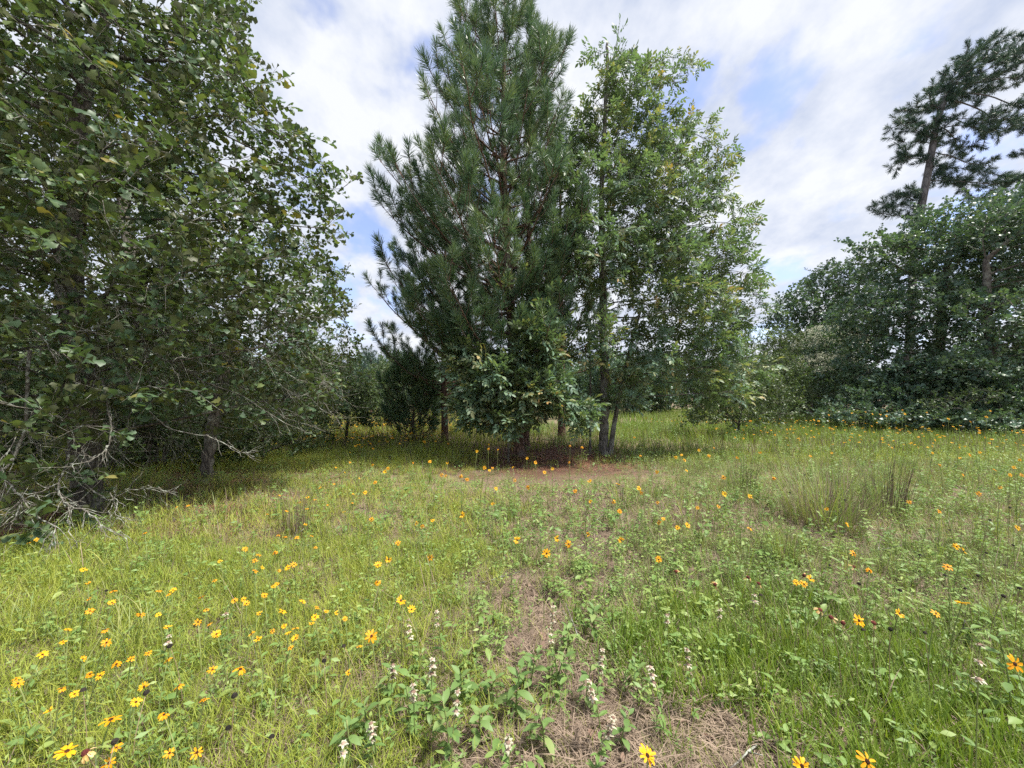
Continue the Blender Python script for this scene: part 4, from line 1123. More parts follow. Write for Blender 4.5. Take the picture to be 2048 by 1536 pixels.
# tangle of bare inner twigs
def bare_twig(r):
    mb = MB(); L = r.uniform(0.6, 1.0); n = 8
    p = np.array([0, 1, 0]) * np.linspace(0, L, n)[:, None] + np.cumsum(r.normal(0, 0.022, (n, 3)), axis=0)
    tube(mb, p, np.linspace(0.0055, 0.002, n), 4, 0)
    for k in range(9):
        i = int(r.integers(1, n - 1)); d = np.array([0, .7, 0]) + r.normal(0, .65, 3); d /= np.linalg.norm(d); l2 = r.uniform(.12, .4)
        s = p[i] + d * np.linspace(0, l2, 4)[:, None] + np.cumsum(r.normal(0, .012, (4, 3)), axis=0)
        tube(mb, s, np.linspace(.0032, .0013, 4), 3, 0)
    return mb
_r = np.random.default_rng(71)
C_TWIG = source_collection('bare_twigs', [bare_twig(_r).mesh('bare_twig_%d' % i, [M['twig_bark']]) for i in range(5)])
tp = blob_points([pblob(300, 720, 5.6, 1.0, 0.7), pblob(500, 760, 6.0, 0.8, 0.5), pblob(120, 800, 4.6, 0.7, 0.7), pblob(400, 640, 5.6, 1.2, 0.6), pblob(180, 600, 5.2, 0.9, 0.8), pblob(600, 760, 6.6, 0.6, 0.4), pblob(300, 850, 6.0, 0.7, 0.4)], 190, _r, 0.1)
cen = at(200, 560, 5.3)
td = tp - cen; td[:, 2] -= 0.4; td /= np.linalg.norm(td, axis=1)[:, None]
scatter('bare_twigs', tp - np.array(left_oak.location), np.array([tuple(euler_of(frame(d + _r.normal(0, .3, 3), _r.normal(0, 1, 3)))) for d in td]), _r.uniform(.7, 1.3, len(tp)), _r.integers(0, 5, len(tp)), C_TWIG, left_oak)

# fallen log in the shade of the big oak
lg = MB()
lp = smooth_poly([at(-60, 1110, 4.0), at(30, 1080, 4.3), at(90, 1052, 4.7), at(145, 1030, 5.1)], 18)
lp[:, 2] = gz(lp[:, 0], lp[:, 1]) + 0.07
lo = np.array([lp[9, 0], lp[9, 1], float(gz(lp[9, 0], lp[9, 1]))])
_r = np.random.default_rng(72)
tube(lg, lp - lo, 0.085 + _r.normal(0, 0.006, 18), 12, 0)
log = link(bpy.data.objects.new('fallen_log', lg.mesh('fallen_log', [M['log_bark']]))); log.location = lo
tag(log, 'rotting reddish log lying under the hanging dead branches of the left oak', 'log')

# ------------------------------------------------------------------ ground growth
def blade(mb, r, p0, az, lean, L, w, slot, tone, seg=3, droop=0.5):
    h = np.array([math.cos(az), math.sin(az), 0]); s = np.array([-h[1], h[0], 0])
    vs = []; pos = np.array(p0, float); ang = math.pi / 2 - lean
    for i in range(seg + 1):
        t = i / seg; ww = w * (1 - t ** 1.6) * 0.5
        if i < seg: vs += [pos - s * ww, pos + s * ww]
        else: vs += [pos]
        pos = pos + (h * math.cos(ang) + np.array([0, 0, math.sin(ang)])) * L / seg
        ang -= droop * (1.2 / seg) * (0.5 + t)
    fs = [(2 * i, 2 * i + 1, 2 * i + 3, 2 * i + 2) for i in range(seg - 1)] + [(2 * seg - 2, 2 * seg - 1, 2 * seg)]
    mb.add(vs, fs, slot, tone)
def grass_tuft_mb(r, n, L, w, radius, lean=(0.1, 0.8), droop=(0.2, 0.9), dry=0.12, seg=3):
    mb = MB()
    for _ in range(n):
        a = r.random() * 6.283; q = radius * math.sqrt(r.random())
        isdry = r.random() < dry
        blade(mb, r, (q * math.cos(a), q * math.sin(a), -0.01), a + r.normal(0, .7), r.uniform(*lean), L * r.uniform(.5, 1.15), w * r.uniform(.7, 1.2), 1 if isdry else 0, float(r.random()), seg, r.uniform(*droop))
    return mb
def forb_mb(r, H=0.22, n=12, ll=0.03, prof=DIAMOND, branches=2):
    mb = MB()
    for b in range(branches):
        az = r.random() * 6.283; ln = r.uniform(0.05, 0.45)
        top = np.array([math.cos(az) * math.sin(ln), math.sin(az) * math.sin(ln), math.cos(ln)]) * H * r.uniform(.6, 1.1)
        off = np.array([r.normal(0, .025), r.normal(0, .025), 0])
        pts = off + top * np.linspace(0, 1, 4)[:, None] + np.array([0, 0, .02]) * np.linspace(0, 1, 4)[:, None] ** 2
        sd = np.array([-math.sin(az), math.cos(az), 0]) * .0016
        mb.add([pts[0] - sd, pts[0] + sd, pts[2] + sd, pts[2] - sd, pts[3]], [(0, 1, 2, 3), (3, 2, 4)], 0, .6)
        for i in range(n):
            t = .15 + .85 * (i + .5) / n; a = i * 2.4 + r.normal(0, .4)
            d = np.array([math.cos(a), math.sin(a), r.uniform(-.1, .7)])
            v, f = leaf_geo(ll * r.uniform(.6, 1.3), prof, r.uniform(0, .5), r.uniform(0, .4))
            mb.add(v @ frame(d, (0, 0, 1), r.normal(0, .4)).T + off + top * t, f, 0, float(r.random()))
    return mb
def thread_mb(r, H=0.24, n=26):
    """wiry finely branched yellow-green growth"""
    mb = MB()
    for k in range(n):
        p = np.array([r.normal(0, .05), r.normal(0, .05), r.uniform(0, H * .55)]); az = r.random() * 6.283
        blade(mb, r, p, az, r.uniform(.2, 1.3), r.uniform(.06, .17), .0034, 0, float(r.random()), 2, r.uniform(-.3, .6))
    return mb
def straw_mb(r, n=16, R_=0.12):
    mb = MB()
    for k in range(n):
        a = r.random() * 6.283; p = np.array([r.normal(0, R_ * .6), r.normal(0, R_ * .6), r.uniform(0.003, .03)])
        L = r.uniform(.06, .2); d = np.array([math.cos(a), math.sin(a), r.normal(0, .12)]); s = np.array([-d[1], d[0], 0]) * r.uniform(.0009, .0022)
        m = p + d * L * .5 + np.array([0, 0, r.uniform(0, .015)]); e = p + d * L
        mb.add([p - s, p + s, m + s, m - s, e], [(0, 1, 2, 3), (3, 2, 4)], 0, float(r.random()))
    return mb
def dead_leaf_mb(r, n=1):
    mb = MB()
    for k in range(n):
        v, f = leaf_geo(r.uniform(.04, .085), [OAK_PROFS[0], OAK_PROFS[2], OVAL][int(r.integers(0, 3))], r.uniform(-.6, .7), r.uniform(-.4, .6))
        d = np.array([*r.normal(0, 1, 2), r.normal(0, .2)])
        mb.add(v @ frame(d, (r.normal(0, .3), r.normal(0, .3), 1)).T + np.array([r.normal(0, .1) * (n > 1), r.normal(0, .1) * (n > 1), .012]), f, 0, float(r.random()))
    return mb
_r = np.random.default_rng(81)
G = []; NAMES = {}
def reg(kind, mb, mats):
    NAMES.setdefault(kind, []).append(len(G)); G.append(mb.mesh('%s_%02d' % (kind, len(G)), mats))
for i in range(5): reg('green', grass_tuft_mb(_r, 16, .16, .0066, .06, (.1, 1.1), (.2, 1.2), .12, 2), [M['grass'], M['straw']])
for i in range(5): reg('yellow', grass_tuft_mb(_r, 17, .18, .0052, .08, (.2, 1.3), (.2, 1.2), .25, 2), [M['yellow_grass'], M['straw']])
for i in range(4): reg('grey', grass_tuft_mb(_r, 17, .21, .0054, .08, (.1, 1.0), (.2, 1.1), .3, 2), [M['grey_grass'], M['straw']])
for i in range(4): reg('dry', grass_tuft_mb(_r, 16, .16, .0046, .08, (.3, 1.3), (.2, 1.0), .85, 2), [M['yellow_grass'], M['straw']])
for i in range(3): reg('stalk', grass_tuft_mb(_r, 4, .75, .0052, .15, (.1, 1.0), (-.1, .3), .9, 3), [M['yellow_grass'], M['straw']])
for i in range(5): reg('forb', forb_mb(_r, .20, 9, .038, DIAMOND), [M['forb']])
for i in range(4): reg('smallforb', forb_mb(_r, .15, 9, .022, DIAMOND, 2), [M['forb']])
for i in range(4): reg('thread', thread_mb(_r, H=.2, n=24), [M['yellow_grass']])
for i in range(4): reg('straw', straw_mb(_r, 12), [M['straw']])
for i in range(4): reg('pstraw', straw_mb(_r, 16, .16), [M['pine_straw']])
def rosette_mb(r):
    mb = MB()
    for k in range(int(r.integers(4, 8))):
        a = r.random() * 6.283; z = r.uniform(.01, .14)
        v, f = leaf_geo(r.uniform(.04, .075), BROADLET, r.uniform(0, .5), r.uniform(.1, .5))
        mb.add(v @ frame((math.cos(a), math.sin(a), r.uniform(-.1, .8)), (0, 0, 1), r.normal(0, .3)).T + np.array([r.normal(0, .025), r.normal(0, .025), z]), f, 0, float(r.random()))
    return mb
for i in range(5): reg('rosette', rosette_mb(_r), [M['forb']])
for i in range(6): reg('dleaf', dead_leaf_mb(_r), [M['dead_leaf']])
def stick_mb(r):
    mb = MB(); n = 5; a = r.random() * 6.283; L = r.uniform(.12, .4)
    p = np.array([math.cos(a), math.sin(a), 0]) * np.linspace(0, L, n)[:, None] + np.cumsum(r.normal(0, .008, (n, 3)), axis=0); p[:, 2] = np.abs(p[:, 2]) + .01
    tube(mb, p, np.linspace(.0055, .0025, n), 4, 0)
    d = np.array([math.cos(a + .7), math.sin(a + .7), .2]); tube(mb, p[2] + d * np.linspace(0, L * .35, 3)[:, None], [.003, .0025, .0015], 3, 0)
    return mb
for i in range(4): reg('stick', stick_mb(_r), [M['twig_bark']])
for i in range(4): reg('tallgrey', grass_tuft_mb(_r, 24, .42, .0062, .11, (.02, .55), (.1, .7), .25, 3), [M['grey_grass'], M['straw']])
for i in range(4): reg('tallyellow', grass_tuft_mb(_r, 22, .42, .0075, .13, (.02, .55), (.1, .7), .2, 2), [M['yellow_grass'], M['straw']])
for i in range(3): reg('lush', grass_tuft_mb(_r, 18, .22, .0095, .08, (.05, .8), (.1, .9), .05, 2), [M['grass'], M['straw']])
for i in range(3): reg('tallforb', forb_mb(_r, .48, 12, .055, DIAMOND, 3), [M['forb']])
for i in range(4): reg('fargrey', grass_tuft_mb(_r, 13, .36, .014, .2, (.02, .6), (.1, .7), .25, 2), [M['grey_grass'], M['straw']])
for i in range(4): reg('faryellow', grass_tuft_mb(_r, 13, .36, .014, .2, (.02, .6), (.1, .7), .2, 2), [M['yellow_grass'], M['straw']])
for i in range(3): reg('fargreen', grass_tuft_mb(_r, 13, .32, .016, .2, (.02, .6), (.1, .7), .05, 2), [M['grass'], M['straw']])

def sample_ground(y0, y1, dens, r, half=1.42, margin=1.7):
    """points of a wedge widening ahead of the path, thinner along its far sides"""
    yy = np.linspace(y0, y1, 400); w = half * yy + margin
    c = np.cumsum(w); c = c / c[-1]
    n = int(2 * np.trapezoid(w, yy) * dens) if hasattr(np, 'trapezoid') else int(2 * np.trapz(w, yy) * dens)
    y = np.interp(r.random(n), c, yy)
    x = (r.random(n) * 2 - 1) * (half * y + margin)
    keep = (np.abs(x) < 1.38 * y + .25) | (r.random(n) < .5)
    return x[keep], y[keep]
def gauss(x, y, cx, cy, rx, ry): return np.exp(-(((x - cx) / rx) ** 2 + ((y - cy) / ry) ** 2))
def zones(x, y):
    z = {}
    lit = litter_mask(x, y)
    n1 = vnoise(x, y, 1.1); n2 = vnoise(x + 50, y + 9, 2.6); n3 = vnoise(x - 31, y + 77, 0.45)
    bare = (gauss(x, y, 0.25, 2.4, .55, .65) + gauss(x, y, -0.15, 3.1, .7, .5) + gauss(x, y, 1.0, 1.75, .45, .35) + gauss(x, y, .9, 4.0, .6, .5) + gauss(x, y, .9, 6.0, .6, .6) + gauss(x, y, 2.9, 3.3, .7, .4) + gauss(x, y, 2.3, 5.0, .7, .5) + gauss(x, y, -.9, 2.2, .35, .3) + gauss(x, y, 3.6, 4.6, .6, .5) + gauss(x, y, -1.8, 3.5, .5, .3)
            + gauss(x, y, -1.0, 6.4, .6, .7) + gauss(x, y, -2.6, 4.3, .7, .5) + gauss(x, y, 1.5, 1.55, .5, .25) + gauss(x, y, 1.8, 7.4, .6, .5) + gauss(x, y, .3, 1.6, .5, .3))
    n4 = vnoise(x + 3, y - 8, 5.0); fore = gauss(x, y, .9, 7.7, 2.9, 1.0); bare = np.clip(bare + .12 * fore, 0, 1) * np.clip((0.6 * n2 + 0.6 * n4 - 0.32) * 3.0, 0.12, 1)
    z['open'] = np.clip((1 - 0.97 * lit) * (1 - 0.86 * bare) * (1 - .15 * fore), 0, 1); z['low'] = fore
    z['bare'] = bare; z['lit'] = lit
    left = 1 / (1 + np.exp((x + 0.25 + 0.12 * (y - 2)) * 5))
    right = 1 / (1 + np.exp(-(x - 1.1 - 0.05 * y) * 4))
    lush = gauss(x, y, 1.85, 2.25, .9, .65) + .8 * gauss(x, y, 1.9, 1.6, .5, .25) + .5 * gauss(x, y, 1.0, 2.5, .4, .3)
    z['yellow'] = left * np.exp(-((y - 2.5) / 5) ** 2) * (.5 + n1) + 0.5 * gauss(x, y, -1.3, 5.6, 1.3, 1.6) + (y > 8) * (x < 1) * 1.2 + (y > 9) * .5
    z['green'] = .25 + lush * 1.5 + gauss(x, y, -1.2, 4.8, .9, 1.0) * .9 + .5 * gauss(x, y, -3.3, 2.9, 1, .6) + (y > 14) * (x > 6) * .9
    z['lush'] = lush
    z['grey'] = right * (1.1 - np.clip(lush, 0, 1) * .8) * (y > 2) * (.4 + n3) + .15 + .5 * gauss(x, y, -3.2, 3.2, 1, .5)
    z['forb'] = .35 + right * .9 * (y > 2.6) + .9 * gauss(x, y, .3, 6.3, 2.0, 2.0) + .3 * lit
    z['n1'] = n1
    p = np.clip(((.55 * n2 + .45 * n4) - .30) * 3.2, 0, 1); z['patch'] = .18 + .82 * p * p * (3 - 2 * p)
    z['brown'] = np.clip((n3 * .5 + n1 * .5 - .52) * 5, 0, 1)
    return z
def grow(name, label, y0, y1, dens, table, seed, scl=(0.75, 1.25), half=1.42, edge=None, tilt=0.12):
    """table: kind -> weight function of the zones; one pass drops one object of uncountable growth"""
    r = np.random.default_rng(seed)
    x, y = sample_ground(y0, y1, dens, r, half)
    z = zones(x, y)
    kinds = list(table); W = np.stack([np.clip(table[k](z, x, y), 0, None) for k in kinds], 1)
    tot = W.sum(1)
    keep = r.random(len(x)) < np.clip(tot, 0, 1)
    x, y, W, tot = x[keep], y[keep], W[keep], tot[keep]
    c = np.cumsum(W, 1) / tot[:, None]
    pick = (r.random(len(x))[:, None] > c).sum(1).clip(0, len(kinds) - 1)
    idx = np.array([r.choice(NAMES[kinds[k]]) for k in pick], int)
    n = len(x)
    rots = np.stack([r.normal(0, tilt, n), r.normal(0, tilt, n), r.random(n) * 6.283], 1)
    s = r.uniform(scl[0], scl[1], n) * (1 - .68 * zones(x, y)['low'])
    o = bake(name, np.stack([x, y, gz(x, y)], 1), rots, s, idx, G, r)
    tag(o, label, None); o['category'] = 'grass'
    return o
g_table = {
    'green': lambda z, x, y: .50 * z['green'] * z['open'] * (1 - .6 * np.clip(z['lush'], 0, 1)) * z['patch'],
    'lush': lambda z, x, y: .75 * np.clip(z['lush'], 0, 1) * z['open'],
    'yellow': lambda z, x, y: .50 * z['yellow'] * z['open'] * z['patch'],
    'grey': lambda z, x, y: .45 * z['grey'] * z['open'] * z['patch'],
    'dry': lambda z, x, y: (.09 + .32 * z['brown']) * z['open'] + .16 * z['bare'],
    'thread': lambda z, x, y: 1.0 * z['yellow'] * z['open'] * (.3 + .7 * z['patch']),
}
w_table = {
    'forb': lambda z, x, y: .55 * z['forb'] * np.clip(z['open'] + .03, 0, 1) * (.4 + z['n1']),
    'rosette': lambda z, x, y: .24 * (.3 + z['forb']) * np.clip(z['open'] + .04, 0, 1) * np.where((x < -.3) & (y < 4.5), .3, 1.0),
    'smallforb': lambda z, x, y: .7 * np.clip(z['forb'] + .25, 0, 2) * np.clip(z['open'] + .03, 0, 1),
}
grow('near_grass', 'short mixed green and yellow grass of the near meadow', 0.7, 4.2, 460, g_table, 91, (.6, 1.1))
grow('near_weeds', 'low small leaved weeds among the near grass', 0.7, 4.2, 220, w_table, 92, (.6, 1.15))
grow('middle_grass', 'grass of the middle meadow up to the trees', 4.2, 11, 88, g_table, 93, (.85, 1.5))
grow('middle_weeds', 'leafy weeds among the grass of the middle meadow', 4.2, 11, 44, w_table, 94, (.9, 1.6))
far_table = {
    'fargrey': lambda z, x, y: .55 * (x > 1) * z['open'],
    'faryellow': lambda z, x, y: (.5 * (x > 1) * (y < 17) + .95 * (x <= 1)) * z['open'],
    'fargreen': lambda z, x, y: .9 * (x > 4) * (y > 13) * z['open'],
    'tallforb': lambda z, x, y: .2 * z['open'] * (x > 0) * (y < 20),
}
grow('far_grass', 'tall grass and weeds running back to the far trees', 10, 22, 13, far_table, 95, (1.0, 1.5), half=1.4)
grow('distant_grass', 'grass at the far end of the meadow', 22, 42, 2.4, far_table, 89, (1.6, 2.3), half=1.4)
mid_tall = {
    'tallgrey': lambda z, x, y: .5 * np.clip(z['grey'], 0, 1) * z['open'] * (y > 3.4),
    'tallforb': lambda z, x, y: .55 * np.clip(z['forb'], 0, 1) * z['open'] * (y > 3.2) * (.3 + z['n1']),
    'tallyellow': lambda z, x, y: .5 * (y > 8) * (x < -.5) * z['open'],
    'stalk': lambda z, x, y: .10 * z['open'] + .05,
}
grow('tall_meadow_grass', 'taller grey green grass tangled through the middle meadow', 2.2, 12, 18, mid_tall, 96, (.55, 1.0))
o = grow('thatch', 'dry brown straw matted on the bare soil', 0.7, 6.5, 250, {'straw': lambda z, x, y: .45 + .55 * z['bare'] - .5 * z['lit']}, 97, (.7, 1.3), tilt=.05); o['category'] = 'straw'
o = grow('pine_straw', 'reddish fallen pine needles around the trunks', 3.2, 14, 42, {'pstraw': lambda z, x, y: z['lit']}, 98, (.9, 1.8), tilt=.05); o['category'] = 'pine straw'
o = grow('leaf_litter', 'curled brown fallen leaves scattered over the bare patches', 0.7, 9, 60, {'dleaf': lambda z, x, y: .08 + .8 * z['bare'] + .6 * z['lit'], 'stick': lambda z, x, y: .012 + .06 * z['bare'] + .10 * z['lit']}, 99, (.7, 1.2), tilt=.3); o['category'] = 'leaf litter'

# ------------------------------------------------------------------ distinct grass clumps
def ground_at(px, py):
    d = CAM_H * F / (py - HY)
    for _ in range(3): d = (CAM_H - float(gz((px - CX) / F * d, d))) * F / (py - HY)
    x = (px - CX) / F * d
    return np.array([x, d, float(gz(x, d))])
clumps = [
    # px, py of the foot, blades, height, width, lean, droop, material, dry share, label
    (1650, 1050, 420, .95, .42, (.02, .68), (.1, .8), 'grey_grass', .42, 'largest grey green grass clump in the right meadow with fanned blades'),
    (1770, 1030, 170, 1.0, .30, (.02, .40), (.0, .35), 'grey_grass', .5, 'tall thin stemmed grass clump right of the fanned clump'),
    (1568, 1130, 90, .50, .10, (.02, .4), (.05, .4), 'grey_grass', .1, 'narrow upright blue green clump below the fanned clump'),
    (590, 1075, 120, .58, .14, (.02, .35), (.0, .3), 'dry', .7, 'upright brown dry grass clump near the left oaks'),
    (1480, 985, 130, .75, .25, (.02, .55), (.1, .6), 'grey_grass', .3, 'soft grass clump behind the narrow upright clump'),
    (1375, 1045, 60, .42, .22, (.1, .9), (.3, 1.0), 'yellow_grass', .55, 'straw coloured arching clump in the middle right meadow'),
    (940, 1225, 60, .26, .14, (.05, .9), (.2, .9), 'grey_grass', .1, 'fine pale grass clump beside the bare brown patch'),
    (1000, 1240, 16, .24, .05, (.02, .5), (.1, .5), 'grass', .05, 'small bright tuft just right of the fine pale clump'),
    (430, 1040, 80, .36, .30, (.2, 1.1), (.4, 1.1), 'grey_grass', .15, 'drooping clump at the edge of the oak shade'),
    (260, 1300, 60, .36, .16, (.1, .8), (.7, 1.7), 'grey_grass', .08, 'arching pale clump among the left foreground daisies'),
    (35, 1270, 70, .42, .2, (.1, .9), (.6, 1.6), 'grey_grass', .08, 'arching clump at the left frame edge'),
    (170, 1160, 70, .40, .25, (.1, .9), (.3, 1.2), 'grass', .1, 'green clump below the hanging dead branches'),
    (1405, 885, 60, .75, .30, (.02, .5), (.1, .6), 'grass', .1, 'dark green clump right of the twin stems'),
    (850, 965, 50, .48, .2, (.05, .6), (.3, .9), 'grass', .2, 'clump at the left rim of the needle litter'),
    (1760, 1440, 14, .30, .05, (.1, .9), (.4, 1.3), 'grass', .05, 'few long arching blades in the lower right grass'),
    (900, 1345, 26, .26, .06, (.1, .9), (.8, 1.8), 'grey_grass', .25, 'arching grey blades in the bare brown patch'),
    (340, 1170, 40, .26, .12, (.05, .7), (.2, .9), 'grass', .05, 'short green clump left of the daisy cluster'),
    (690, 1080, 80, .30, .28, (.05, .8), (.2, .9), 'grass', .06, 'bright green clump in the middle left meadow'),
    (1880, 1120, 70, .42, .28, (.1, .9), (.2, .9), 'grey_grass', .35, 'loose clump in the weeds at the right'),
    (1240, 1010, 40, .40, .18, (.05, .7), (.2, .9), 'yellow_grass', .4, 'thin yellow clump below the twin stems'),
]
for k, (px, py, n, H, w, lean, droop, mt, dry, lb) in enumerate(clumps):
    r = np.random.default_rng(200 + k)
    base = ground_at(px, py)
    mb = grass_tuft_mb(r, n, H, (.0050 if mt != 'dry' else .004) + .0007 * base[1], w, lean, droop, dry, 5)
    main = M['yellow_grass'] if mt == 'dry' else M[mt]
    o = link(bpy.data.objects.new('grass_clump', mb.mesh('grass_clump', [main, M['straw']])))
    o.location = base
    tag(o, lb, 'grass clump', 'distinct grass clumps')

# ------------------------------------------------------------------ yellow daisies
LANDMARKS = [(35, 1290, 'the left frame edge clump'), (260, 1270, 'the arching pale clump'), (170, 1150, 'the clump under dead branches'), (430, 1030, 'the drooping shade edge clump'), (590, 1050, 'the brown dry clump'),
  (340, 1165, 'the short left clump'), (690, 1060, 'the bright middle left clump'), (450, 1270, 'the low left cluster weed'), (452, 1210, 'the small left white spike'), (80, 1380, 'the lower left broad weed'), (60, 1510, 'the bottom left corner weed'),
  (300, 1360, 'the lower left patch middle'), (230, 1510, 'the bottom edge left of centre'), (640, 1350, 'the low weed right of the daisies'), (540, 1160, 'the yellow grass above the cluster'), (600, 1240, 'the cluster\'s right half'), (850, 945, 'the clump at the litter rim'), (940, 1190, 'the fine pale clump'),
  (816, 1215, 'the bare patch rim'), (1010, 1090, 'the leafy middle weed'), (985, 930, 'the grass before the pine trunk'), (1110, 935, 'the litter before the twin stems'), (1240, 990, 'the thin yellow clump'), (1170, 1050, 'the thin grass below the twin stems'), (860, 1060, 'the pale grass left of the middle weed'), (1375, 1030, 'the straw coloured clump'), (1405, 900, 'the dark green clump'),
  (1480, 960, 'the soft middle right clump'), (1455, 1130, 'the light green weed cluster'), (1568, 1100, 'the narrow upright clump'), (1650, 1030, 'the fanned grass clump'), (1765, 1000, 'the tall thin stemmed clump'), (1880, 1100, 'the loose right clump'), (1600, 870, 'the grass before the white thicket'), (1740, 830, 'the far grass before the wide oak'),
  (1830, 880, 'the far weeds below the wide oak'), (1960, 850, 'the far weeds below the edge oak'), (2030, 920, 'the weeds at the right frame edge'), (1940, 970, 'the meadow right of the tall clumps'), (1615, 1200, 'the small weed in bright grass'), (1720, 1235, 'the maroon withered heads'), (1900, 1220, 'the tall spike with seed whorls'), (2025, 1380, 'the tall weed at the right edge'),
  (830, 1340, 'the left side of the front weeds'), (1190, 1400, 'the right side of the front weeds'), (860, 1430, 'the lower left front weeds'), (1040, 1440, 'the largest front weed'), (1300, 1450, 'the bottom bare patch'), (1650, 1510, 'the bottom right grass'), (1560, 940, 'the meadow behind the fanned clump'), (700, 950, 'the far grass left of the pine')]
ORD = ['leftmost', 'second from left', 'third from left', 'fourth from left', 'fifth from left', 'sixth from left', 'seventh from left', 'eighth from left', 'ninth from left', 'tenth from left', 'eleventh from left', 'twelfth from left', 'thirteenth from left', 'fourteenth from left', 'fifteenth from left']
def landmark_labels(pts, thing, only):
    """names each one by its order from the left beside the nearest landmark"""
    near = {}
    for p in pts:
        k = min(range(len(LANDMARKS)), key=lambda q: (LANDMARKS[q][0] - p[0]) ** 2 + (1.6 * (LANDMARKS[q][1] - p[1])) ** 2)
        near.setdefault(k, []).append(p)
    out = {}
    for k, ps in near.items():
        ps = sorted(set(ps))
        for n, p in enumerate(ps):
            out[p] = ('%s by %s' % (only, LANDMARKS[k][2])) if len(ps) == 1 else '%s of the %s by %s' % (ORD[min(n, 14)], thing, LANDMARKS[k][2])
    return out
FLOWERS = [(290,1066),(73,1080),(57,1086),(167,1139),(176,1166),(178,1197),(227,1181),(224,1205),(180,1222),(440,1123),(490,1098),(518,1110),(510,1121),(525,1135),(511,1142),(550,1105),(557,1070),(571,1073),
(594,1075),(624,1071),(631,1095),(611,1049),(535,1029),(574,1021),(614,1017),(688,1024),(376,1011),(352,1015),(576,1135),(588,1129),(557,1141),(429,1161),(554,1168),(547,1173),(318,1182),(346,1180),(337,1189),
(403,1194),(529,1191),(469,1201),(487,1199),(493,1207),(605,1204),(634,1215),(652,1223),(673,1226),(690,1238),(630,1234),(623,1247),(519,1227),(565,1223),(568,1252),(577,1267),(591,1256),(591,1276),(545,1262),
(503,1267),(516,1278),(396,1244),(413,1219),(419,1248),(433,1268),(335,1255),(317,1229),(281,1229),(211,1259),(136,1260),(213,1285),(126,1284),(85,1309),(166,1318),(233,1328),(262,1318),(297,1306),(335,1321),
(481,1338),(425,1339),(180,1348),(200,1351),(32,1358),(36,1367),(123,1377),(149,1388),(288,1373),(357,1372),(272,1404),(328,1429),(409,1399),(100,1421),(222,1439),(134,1502),(233,1495),(218,1526),(339,1506),(394,1505),(581,1295),
(924,1030),(986,1008),(1034,1080),(1093,1107),(743,1039),(796,1086),(860,1115),(777,1119),(756,1130),(755,1164),(802,1201),(718,1294),(743,1272),(697,1345),(823,1219),(844,1053),(833,1046),(865,1041),(1114,1077),
(1137,1088),(1176,1069),(1242,1080),(1227,1003),(1181,1003),(1240,1023),(1315,1005),(1318,1045),(1327,1038),(1295,1511),(1317,1119),(825,926),(860,923),(895,926),(977,889),(977,898),(954,903),(996,899),(1054,917),
(1071,925),(1026,935),(985,936),(979,941),(969,936),(1089,945),(1105,938),(1140,892),(1164,895),(1138,925),(883,950),(891,952),(922,952),(934,959),(992,977),(1030,961),(1056,975),(1179,962),(1150,982),(1236,968),
(1278,977),(1282,986),(1239,1022),(1269,875),(1281,912),(1352,915),(1363,910),(1369,921),(1398,901),(1428,896),(1418,912),(1475,915),(1470,875),(1487,877),(1447,955),(1314,944),(1373,941),(1449,988),(1437,1013),
(1395,1016),(1375,1051),(1355,1055),(776,937),(770,943),(706,988),(718,957),(750,965),(1547,956),(1500,993),(1744,852),(1785,896),(1836,895),(1887,851),(1973,834),(1941,843),(1913,858),(1845,867),(1837,874),
(1970,875),(2025,862),(2046,865),(1940,910),(1928,950),(2000,975),(1819,1004),(1958,988),(2039,920),(2028,935),(2044,950),(2020,950),(1663,906),(1653,1018),(1658,830),(1704,826),(1731,824),(1745,828),(1774,822),
(1805,820),(1773,832),(1810,828),(1761,829),(1854,825),(1897,838),(1981,822),(1637,842),(1628,840),(1574,859),(1580,858),(1865,906),(1920,916),(1919,895),(1979,886),(2031,886),(1621,912),(1501,842),(1499,1057),
(1693,1049),(1879,1023),(2035,1056),(1913,1093),(1927,1102),(1896,1134),(1739,1141),(1707,1107),(1592,1165),(1621,1157),(1608,1168),(1718,1241),(1924,1206),(1872,1227),(1799,1227),(2030,1328),(1735,1523),(1604,1532),
(640,975),(615,995),(690,945),(598,1005),(655,1010),(705,1005),(730,985),(745,930),(668,968),(700,925),(660,960),(650,985),(672,935),(630,1000),(700,905),(560,990),(1520,905),(1700,880),(1600,880),(1990,940),(1960,905),(1880,930),(1550,870),(1690,860),(1800,860),(1870,880)]
DISTINCT = {(2030,1328): 'large yellow daisy with dark centre at the right frame edge', (1295,1511): 'big yellow daisy at the very bottom of the meadow view',
 (1924,1206): 'tall yellow daisy seen from the side in the right grass', (1718,1241): 'yellow daisy facing front among withered maroon heads', (1034,1080): 'open yellow daisy alone in the middle of the meadow',
 (924,1030): 'open yellow daisy above the middle meadow nearer the pine', (1093,1107): 'open yellow daisy right of the lone middle one', (481,1338): 'large open daisy at the right end of the lower left patch',
 (134,1502): 'large tilted daisy in the bottom left corner', (222,1439): 'long petalled daisy low in the left patch', (802,1201): 'single daisy at the left rim of the bare brown patch', (1735,1523): 'small orange daisy at the bottom right of centre'}
